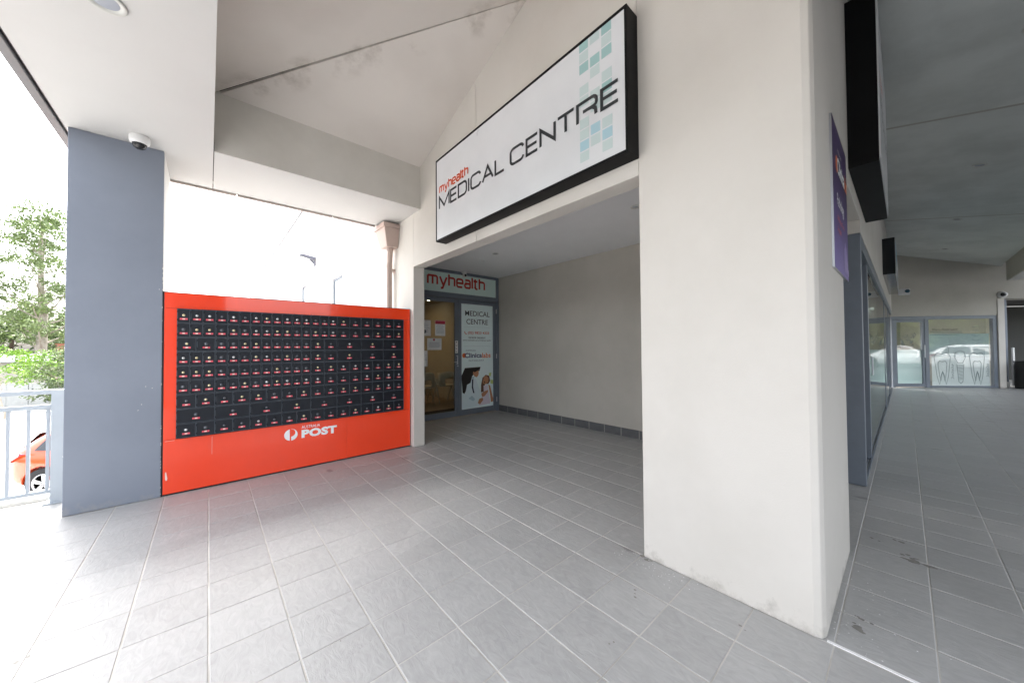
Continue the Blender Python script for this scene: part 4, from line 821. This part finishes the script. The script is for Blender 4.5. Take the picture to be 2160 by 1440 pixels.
# ------------------------------------------------------------------ cars
def car(name, loc, rz, body, label, group=None):
    """hatchback with its rear towards -x; rests on z = 0 of its own axes"""
    rt = root(name, loc, label, 'car', group, rz)
    st = [  # x, half width, z low, z belt, z roof (== belt where there is no cabin), half width of roof
        (-2.06, .60, .42, .80, .80, .50), (-2.00, .76, .30, .92, .94, .60), (-1.86, .835, .24, .98, 1.12, .60), (-1.60, .875, .22, .985, 1.36, .60), (-1.25, .885, .21, .975, 1.45, .61),
        (-.70, .885, .20, .955, 1.485, .62), (0.0, .885, .20, .935, 1.475, .62), (.45, .885, .20, .92, 1.38, .60), (.80, .88, .20, .91, 1.15, .58), (1.10, .875, .20, .89, .93, .60),
        (1.45, .86, .21, .845, .865, .58), (1.80, .80, .24, .76, .78, .54), (2.02, .66, .30, .62, .64, .46), (2.10, .45, .38, .54, .55, .34)]
    vs = []; K = 7
    for x, w_, zl, zb_, zr, wr in st:
        prof = [(.0, zl), (w_*.92, zl), (w_, zl+.14), (w_*1.0, (zl+zb_)/2+.05), (w_*.965, zb_), (wr*1.05 if zr > zb_+.1 else w_*.8, zr-.05 if zr > zb_+.1 else zr-.01), (wr*.72, zr), (0, zr+.012)]
        K = len(prof); vs += [(x, y, z) for y, z in prof] + [(x, -y, z) for y, z in prof[1:-1][::-1]]
    R = 2 * K - 2; fs = []
    for i in range(len(st) - 1):
        for k in range(R): fs.append((i*R+k, i*R+(k+1) % R, (i+1)*R+(k+1) % R, (i+1)*R+k))
    fs.append(tuple(range(R))[::-1]); fs.append(tuple((len(st)-1)*R + k for k in range(R)))
    mb = MB(); mb.add(vs, fs, 0, True); bo = mb.build('body', body, None, local=True)
    ss = bo.modifiers.new('s', 'SUBSURF'); ss.levels = 2; ss.render_levels = 2
    cut = MB()
    for xw in (-1.32, 1.30):
        for s_ in (-1, 1): cut.tube([(xw, s_*.60, .325), (xw, s_*1.2, .325)], .375, 28, smooth=False)
    co = cut.build('cut', jointm, None, local=True); bo2 = bo.modifiers.new('b', 'BOOLEAN'); bo2.object = co; bo2.solver = 'EXACT'; bo2.operation = 'DIFFERENCE'
    bpy.context.view_layer.update(); me = bpy.data.meshes.new_from_object(bo.evaluated_get(bpy.context.evaluated_depsgraph_get())); bo.modifiers.clear(); bo.data = me; bpy.data.objects.remove(co)
    bo.parent = rt
    gm = mat('car_glass', (.02,.025,.03), .03, spec=.8); tm = mat('tyre_rubber', (.018,.018,.02), .8); rm = mat('alloy', (.55,.56,.58), .25, metal=.9); tl = mat('tail_lamp_red', (.42,.012,.02), .08, coat=1.0); hl = mat('lamp_clear', (.75,.78,.8), .08)
    def at(x, k, s_, o_=.008):                                     # point on the loft between stations
        for i in range(len(st) - 1):
            if st[i][0] <= x <= st[i+1][0]:
                t = (x - st[i][0]) / (st[i+1][0] - st[i][0]); a = [st[i][q]*(1-t) + st[i+1][q]*t for q in range(6)]
                zb_, zr, w_, wr = a[3], a[4], a[1], a[5]; z = zb_ + (zr - .05 - zb_) * k; y = w_*.965 + (wr*1.05 - w_*.965) * k
                return (x, s_ * (y + o_ - .012 * math.sin(k * PI)), z)
    for s_ in (-1, 1):
        for xa, xb, xc, xd in ((-1.52, -.52, -.55, -1.38), (-.44, .86, .42, -.46)):
            pts = [at(xa, .10, s_), at((xa+xb)/2, .08, s_), at(xb, .10, s_), at(xc, .84, s_), at((xc+xd)/2, .88, s_), at(xd, .84, s_)]
            o = MB().poly(pts).build('side_window', gm, None, local=True); o.parent = rt
        for xw in (-1.32, 1.30):
            o = MB().lathe((xw, s_*.86, .325), [(.20,.0),(.30,.012),(.322,.0),(.325,-.05),(.322,-.19),(.20,-.21)], 32, (Vector((1,0,0)), Vector((0,0,1)), Vector((0,s_,0)))).build('wheel', tm, None, local=True); o.parent = rt
            rmb = MB().lathe((xw, s_*.86, .325), [(.205,.002),(.195,.008),(.185,-.03)], 28, (Vector((1,0,0)), Vector((0,0,1)), Vector((0,s_,0)))).lathe((xw, s_*.855, .325), [(.0001,.006),(.05,.004),(.055,-.02)], 16, (Vector((1,0,0)), Vector((0,0,1)), Vector((0,s_,0))))
            for q in range(5):
                a = q * 2*PI/5 + .3; ca, sa = math.cos(a), math.sin(a); vs_ = []
                for rr, ww in ((.04,.028),(.19,.040)):
                    for t_ in (-1, 1):
                        for dy in (0, -.02): vs_.append((xw + ca*rr - sa*ww*t_, s_*(.858+dy), .325 + sa*rr + ca*ww*t_))
                rmb.add(vs_, [(0,2,6,4),(0,4,5,1),(2,3,7,6),(1,5,7,3)])
            o2 = rmb.build('rim', rm, None, local=True); o2.parent = o
        o = MB().poly([(-2.03, s_*.70, .74), (-1.93, s_*.822, .80), (-1.72, s_*.872, .925), (-1.55, s_*.885, .965), (-1.72, s_*.862, .975), (-1.98, s_*.79, .955), (-2.04, s_*.68, .90)]).build('tail_lamp', tl, None, local=True); o.parent = rt
        sdm = o.modifiers.new('s', 'SOLIDIFY'); sdm.thickness = .03; sdm.offset = 0
        o = MB().poly([(2.06, s_*.52, .55), (1.92, s_*.74, .60), (1.72, s_*.835, .70), (1.86, s_*.76, .74), (2.03, s_*.58, .64)]).build('headlight', hl, None, local=True); o.parent = rt
    o = MB().poly([(-1.99, -.56, 1.0), (-1.99, .56, 1.0), (-1.70, .52, 1.33), (-1.70, -.52, 1.33)]).build('rear_window', gm, None, local=True); o.parent = rt
    o = MB().poly([(1.04, -.66, .945), (1.04, .66, .945), (.52, .55, 1.365), (.52, -.55, 1.365)]).build('windscreen', gm, None, local=True); o.parent = rt
    for v in o.data.vertices: v.co.x += .035; v.co.z += .03
    o = MB().box(-2.08, -1.96, -.62, .62, .33, .40).box(2.0, 2.12, -.5, .5, .36, .44).build('bumper_trim', tm, None, local=True, bevel=.01); o.parent = rt
    return rt
oran = mat('orange_car_paint', (.72, .075, .012), .18, coat=1.0, var=.02)
wcar = mat('white_car_paint', (.72, .73, .74), .2, coat=1.0)
rzc = math.radians(-30)
wx = Vector((-2.60, 12.06))       # where its rear wheel stands
ax = Vector((math.cos(rzc), math.sin(rzc))); ay = Vector((-ax.y, ax.x)); cen = wx + ax * 1.32 + ay * .86
car('parked_hatchback', (cen.x, cen.y, -1.76), rzc, oran, 'orange hatchback below the terrace seen through the railing beside the slate column')
car('parked_car', (18.6, -14.0, -.118), math.radians(8), wcar, 'nearer white car in the car park mirrored in the end shop glass', 'white cars in the car park')
car('parked_car', (15.2, -17.5, -.118), math.radians(3), wcar, 'farther white car in the car park mirrored in the end shop glass', 'white cars in the car park')

# ------------------------------------------------------------------ trees, fence, house
leafs = [mat('leaf_light', (.19, .26, .075), .55), mat('leaf_mid', (.12, .17, .055), .6), mat('leaf_dark', (.065, .10, .035), .65)]
leafy = [mat('leaf_lime', (.20, .34, .030), .5), mat('leaf_lime_mid', (.13, .25, .03), .55), leafs[1]]
barkm = mat('pale_gum_bark', (.42, .38, .32), .8, col2=(.30, .26, .21), vscale=2.5, bump=.3, bscale=20); bark2 = mat('brown_bark', (.14, .10, .07), .9, bump=.4, bscale=25)
def leaf_mesh(name, clumps, per, size, mats, parent, flat=.6):
    vs, fs, mi = [], [], []
    rng = np.random
    for cx, cy, cz_, rad, tone in clumps:
        n_ = int(per * rad * rad)
        p = rng.normal(size=(n_, 3)); p /= np.linalg.norm(p, axis=1)[:, None]; rr = rng.random(n_) ** .45
        p = p * rr[:, None] * rad * np.array([1, 1, flat]) + np.array([cx, cy, cz_])
        a = rng.normal(size=(n_, 3)); a /= np.linalg.norm(a, axis=1)[:, None]; b_2 = np.cross(a, rng.normal(size=(n_, 3))); b_2 /= np.linalg.norm(b_2, axis=1)[:, None]
        s_ = size * (.6 + .8 * rng.random(n_))[:, None]
        q = np.stack([p - a*s_, p - b_2*s_*.45, p + a*s_, p + b_2*s_*.45], 1).reshape(-1, 3)
        k0 = sum(len(v) for v in vs); vs.append(q); idx = k0 + np.arange(n_ * 4).reshape(-1, 4); fs.append(idx)
        t = np.clip(tone + rng.normal(size=n_) * .7, 0, 2).round().astype(int); mi.append(t)
    V = np.concatenate(vs); F = np.concatenate(fs); MI = np.concatenate(mi)
    me = bpy.data.meshes.new(name); me.vertices.add(len(V)); me.vertices.foreach_set('co', (V - np.array(off(parent))).ravel()); me.loops.add(F.size); me.loops.foreach_set('vertex_index', F.ravel().astype(np.int32))
    me.polygons.add(len(F)); me.polygons.foreach_set('loop_start', np.arange(0, F.size, 4, dtype=np.int32)); me.polygons.foreach_set('loop_total', np.full(len(F), 4, np.int32)); me.polygons.foreach_set('material_index', MI.astype(np.int32))
    for m_ in mats: me.materials.append(m_)
    me.update(); me.validate(); o = bpy.data.objects.new(name, me); C.objects.link(o); o.parent = parent; return o
def tree(loc, h, rad, label, cat='tree', name='tree', z_crown=.3, n=26, mats=leafs, bark=bark2, tr=.2, per=120, size=.14, clump=.8, seed=1, group=None, trunk=True, gum=False):
    rnd = random.Random(seed); x, y, z = loc; t = root(name, loc, label, cat, group)
    tk = MB(); top = Vector((x + rnd.uniform(-.3, .3), y, z + h * .93))
    pth = [Vector((x, y, z)).lerp(top, k/7) + Vector((rnd.uniform(-.12, .12), rnd.uniform(-.12, .12), 0)) * (k > 0) for k in range(8)]
    tk.tube(pth, [tr * (1 - .85 * k / 7) for k in range(8)], 9)
    cl = []
    for k in range(n):
        f = z_crown + (1 - z_crown) * ((k + .5) / n); a = k * 2.4 + rnd.uniform(-.4, .4)
        env = math.sin(PI * min(1, (f - z_crown) / (1 - z_crown) * .82 + .16)) ** .6
        rr = rad * env * rnd.uniform(.45, 1.0); p0 = Vector((x, y, z)).lerp(top, max(.12, f - .12)); e = Vector((x + rr*math.cos(a), y + rr*math.sin(a), z + h * f + rnd.uniform(-.2, .2)))
        mid = p0.lerp(e, .5) + Vector((0, 0, -.08 * rr)); tk.tube([p0, mid, e], [tr*.32*(1.2-f), tr*.2*(1.2-f), .012], 6)
        tone = .4 + 1.1 * (1 - f) + rnd.uniform(-.5, .5); cl.append((e.x, e.y, e.z, clump * rnd.uniform(.7, 1.25), tone))
        for q in range(3 if gum else 1):
            u = rnd.uniform(.45, .95); c2 = p0.lerp(e, u) + Vector((rnd.uniform(-.7,.7), rnd.uniform(-.7,.7), rnd.uniform(-.25,.5))) * clump; cl.append((c2.x, c2.y, c2.z, clump * rnd.uniform(.4, .85), tone + rnd.uniform(-.4, .4)))
    if trunk: tk.build('trunk', bark, t)
    leaf_mesh('crown', cl, per, size, mats, t)
    return t
tree((-11.5, 52.6, -1.77), 16.4, 4.6, 'tall gum tree with pale trunk and airy layered crown beyond the fence', name='gum_tree', z_crown=.28, n=30, bark=barkm, tr=.42, per=150, size=.135, clump=1.15, seed=4, gum=True, mats=[mat('gum_leaf_light', (.25,.33,.12), .55), mat('gum_leaf_mid', (.17,.23,.09), .55), leafs[1]])
tree((-19.0, 76, -1.77), 8.2, 5.5, 'broad dark green tree far behind the gum trunk', n=22, z_crown=.2, tr=.3, per=70, size=.24, clump=1.7, seed=9, group='far trees')
tree((-26.5, 80, -1.77), 9.0, 5.5, 'far dull green tree at the left picture edge', n=20, z_crown=.2, tr=.3, per=70, size=.24, clump=1.7, seed=12, group='far trees')
tree((-12.5, 74, -1.77), 8.6, 4.8, 'far green tree between the gum trunk and the chimney', n=20, z_crown=.2, tr=.3, per=70, size=.24, clump=1.6, seed=15, group='far trees')
tree((-8.9, 33.8, -1.77), 3.35, 1.9, 'bright lime green young tree left of the gum trunk above the fence', name='young_tree', n=16, z_crown=.45, tr=.06, per=420, size=.075, clump=.55, seed=3, mats=leafy, bark=barkm)
tree((-6.8, 32.4, -1.77), 2.9, 1.6, 'lime green leafy tree spreading over the middle of the fence', name='young_tree', n=16, z_crown=.45, tr=.06, per=420, size=.075, clump=.5, seed=5, mats=leafy, bark=barkm)
tree((-7.05, 27.5, -1.77), 2.4, .9, 'slender young tree with thin pale trunk in front of the fence', name='young_tree', n=7, z_crown=.62, tr=.045, per=300, size=.07, clump=.38, seed=8, mats=leafy, bark=barkm)
tree((-5.45, 28.3, -1.77), 3.0, 1.05, 'dark rounded shrub against the fence beside the chimney', cat='shrub', name='garden_shrub', n=16, z_crown=.15, tr=.05, per=420, size=.07, clump=.5, seed=6, mats=[leafs[1], leafs[2], leafs[2]])
hl_ = MB(); N_ = 40
pts = [(-90 + 5*k, 150 + 6*math.sin(k*.5), -2 + 5.2*abs(math.sin(k*.23+.6)) + 1.2*math.sin(k*.9)) for k in range(N_)]
for a, b in zip(pts[:-1], pts[1:]): hl_.add([(a[0], a[1]-25, -2), (b[0], b[1]-25, -2), b, a, (a[0], a[1]+20, -2), (b[0], b[1]+20, -2)], [(0,1,2,3), (3,2,5,4)], 0, True)
tag(hl_.build('hills', mat('far_hill', (.06,.085,.05), .95, var=.4, vscale=.15)), kind='structure')
# fence of pale sheet panels with posts
F0, F1 = Vector((-14.0, 36.3, -1.77)), Vector((-1.5, 25.4, -1.77)); fd = (F1 - F0).normalized(); fn = Vector((fd.y, -fd.x, 0)); Lf = (F1 - F0).length
fe = root('boundary_fence', tuple(F0), 'pale grey sheet panel fence with upright posts behind the parked orange car', 'fence')
def FB(s_, d_, z_): q = F0 + fd*s_ + fn*d_; return Vector((q.x, q.y, F0.z + z_))
fm = mat('fence_steel', (.30,.31,.305), .5, var=.06, vscale=1)
s_ = 0
while s_ < Lf - 1:
    ps_ = [];
    for k in range(13):
        xk = s_ + .06 + (2.3-.06) * k / 12; ps_.append((xk, .012 * (k % 2)))
    mb = MB()
    for a, b in zip(ps_[:-1], ps_[1:]): mb.add([FB(a[0], a[1], .05), FB(b[0], b[1], .05), FB(b[0], b[1], 1.42), FB(a[0], a[1], 1.42)], [(0,1,2,3)])
    o = mb.build('fence_panel', fm, fe); sdm = o.modifiers.new('s', 'SOLIDIFY'); sdm.thickness = .012
    MB().frame_box(FB, s_, s_+.06, -.03, .04, 0, 1.48).build('fence_post', fm, fe); s_ += 2.3
MB().frame_box(FB, 0, Lf, -.02, .03, 1.42, 1.46).build('top_rail', fm, fe)
# brick chimney of a house behind
hs_ = root('brick_house', (-10, 45.5, -1.77), 'low house with pale roof and red brick chimney beyond the fence', 'house')
brk = mat('red_brick', (.36,.125,.075), .85, var=.35, vscale=6)
MB().box(-9.15, -7.85, 45.05, 45.75, -1.7, 1.93).build('chimney_core', mat('mortar', (.42,.36,.31), .9), hs_)
rnd = random.Random(2); bks = [MB().box(0, .225, 0, .105, 0, .072).build('brick', m_, None, local=True) for m_ in (brk, mat('dark_brick', (.24,.08,.055), .85), mat('orange_brick', (.45,.18,.10), .85))]
bdat = [b.data for b in bks]; [bpy.data.objects.remove(b) for b in bks]
for r in range(17):
    for c_ in range(6):
        o = bpy.data.objects.new('brick', rnd.choice(bdat)); o.location = Vector((-9.17 + c_*.235 - (.11 if r % 2 else 0) + .05, 45.035, .42 + r*.086)) - hs_.location; o.parent = hs_; C.objects.link(o)
MB().box(-9.25, -7.75, 44.98, 45.82, 1.885, 1.96).build('chimney_cap', brk, hs_)
MB().box(-15.5, -9.3, 44.6, 50, -1.77, .55).build('house_wall', mat('house_render', (.55,.50,.45), .85), hs_)
MB().prism([(-15.9,44.2,.55),(-9.0,44.2,.55),(-9.0,47.2,1.05),(-15.9,47.2,1.05)], (0,0,.1)).build('house_roof', mat('pale_roof', (.55,.56,.56), .6), hs_)
# trees and a building on the car park side: they stand in the reflections of the glass and the red panel
for k, (x_, y_, h_) in enumerate(((12.5, -25, 4.6), (17.0, -28, 5.2), (21.5, -24, 4.8))):
    tree((x_, y_, -.12), h_, 3.4, ['spreading green tree behind the farther white car', 'tallest green tree in the middle of the car park row', 'green tree behind the nearer white car'][k], n=18, z_crown=.3, tr=.22, per=60, size=.22, clump=1.4, seed=20+k, group='car park trees')
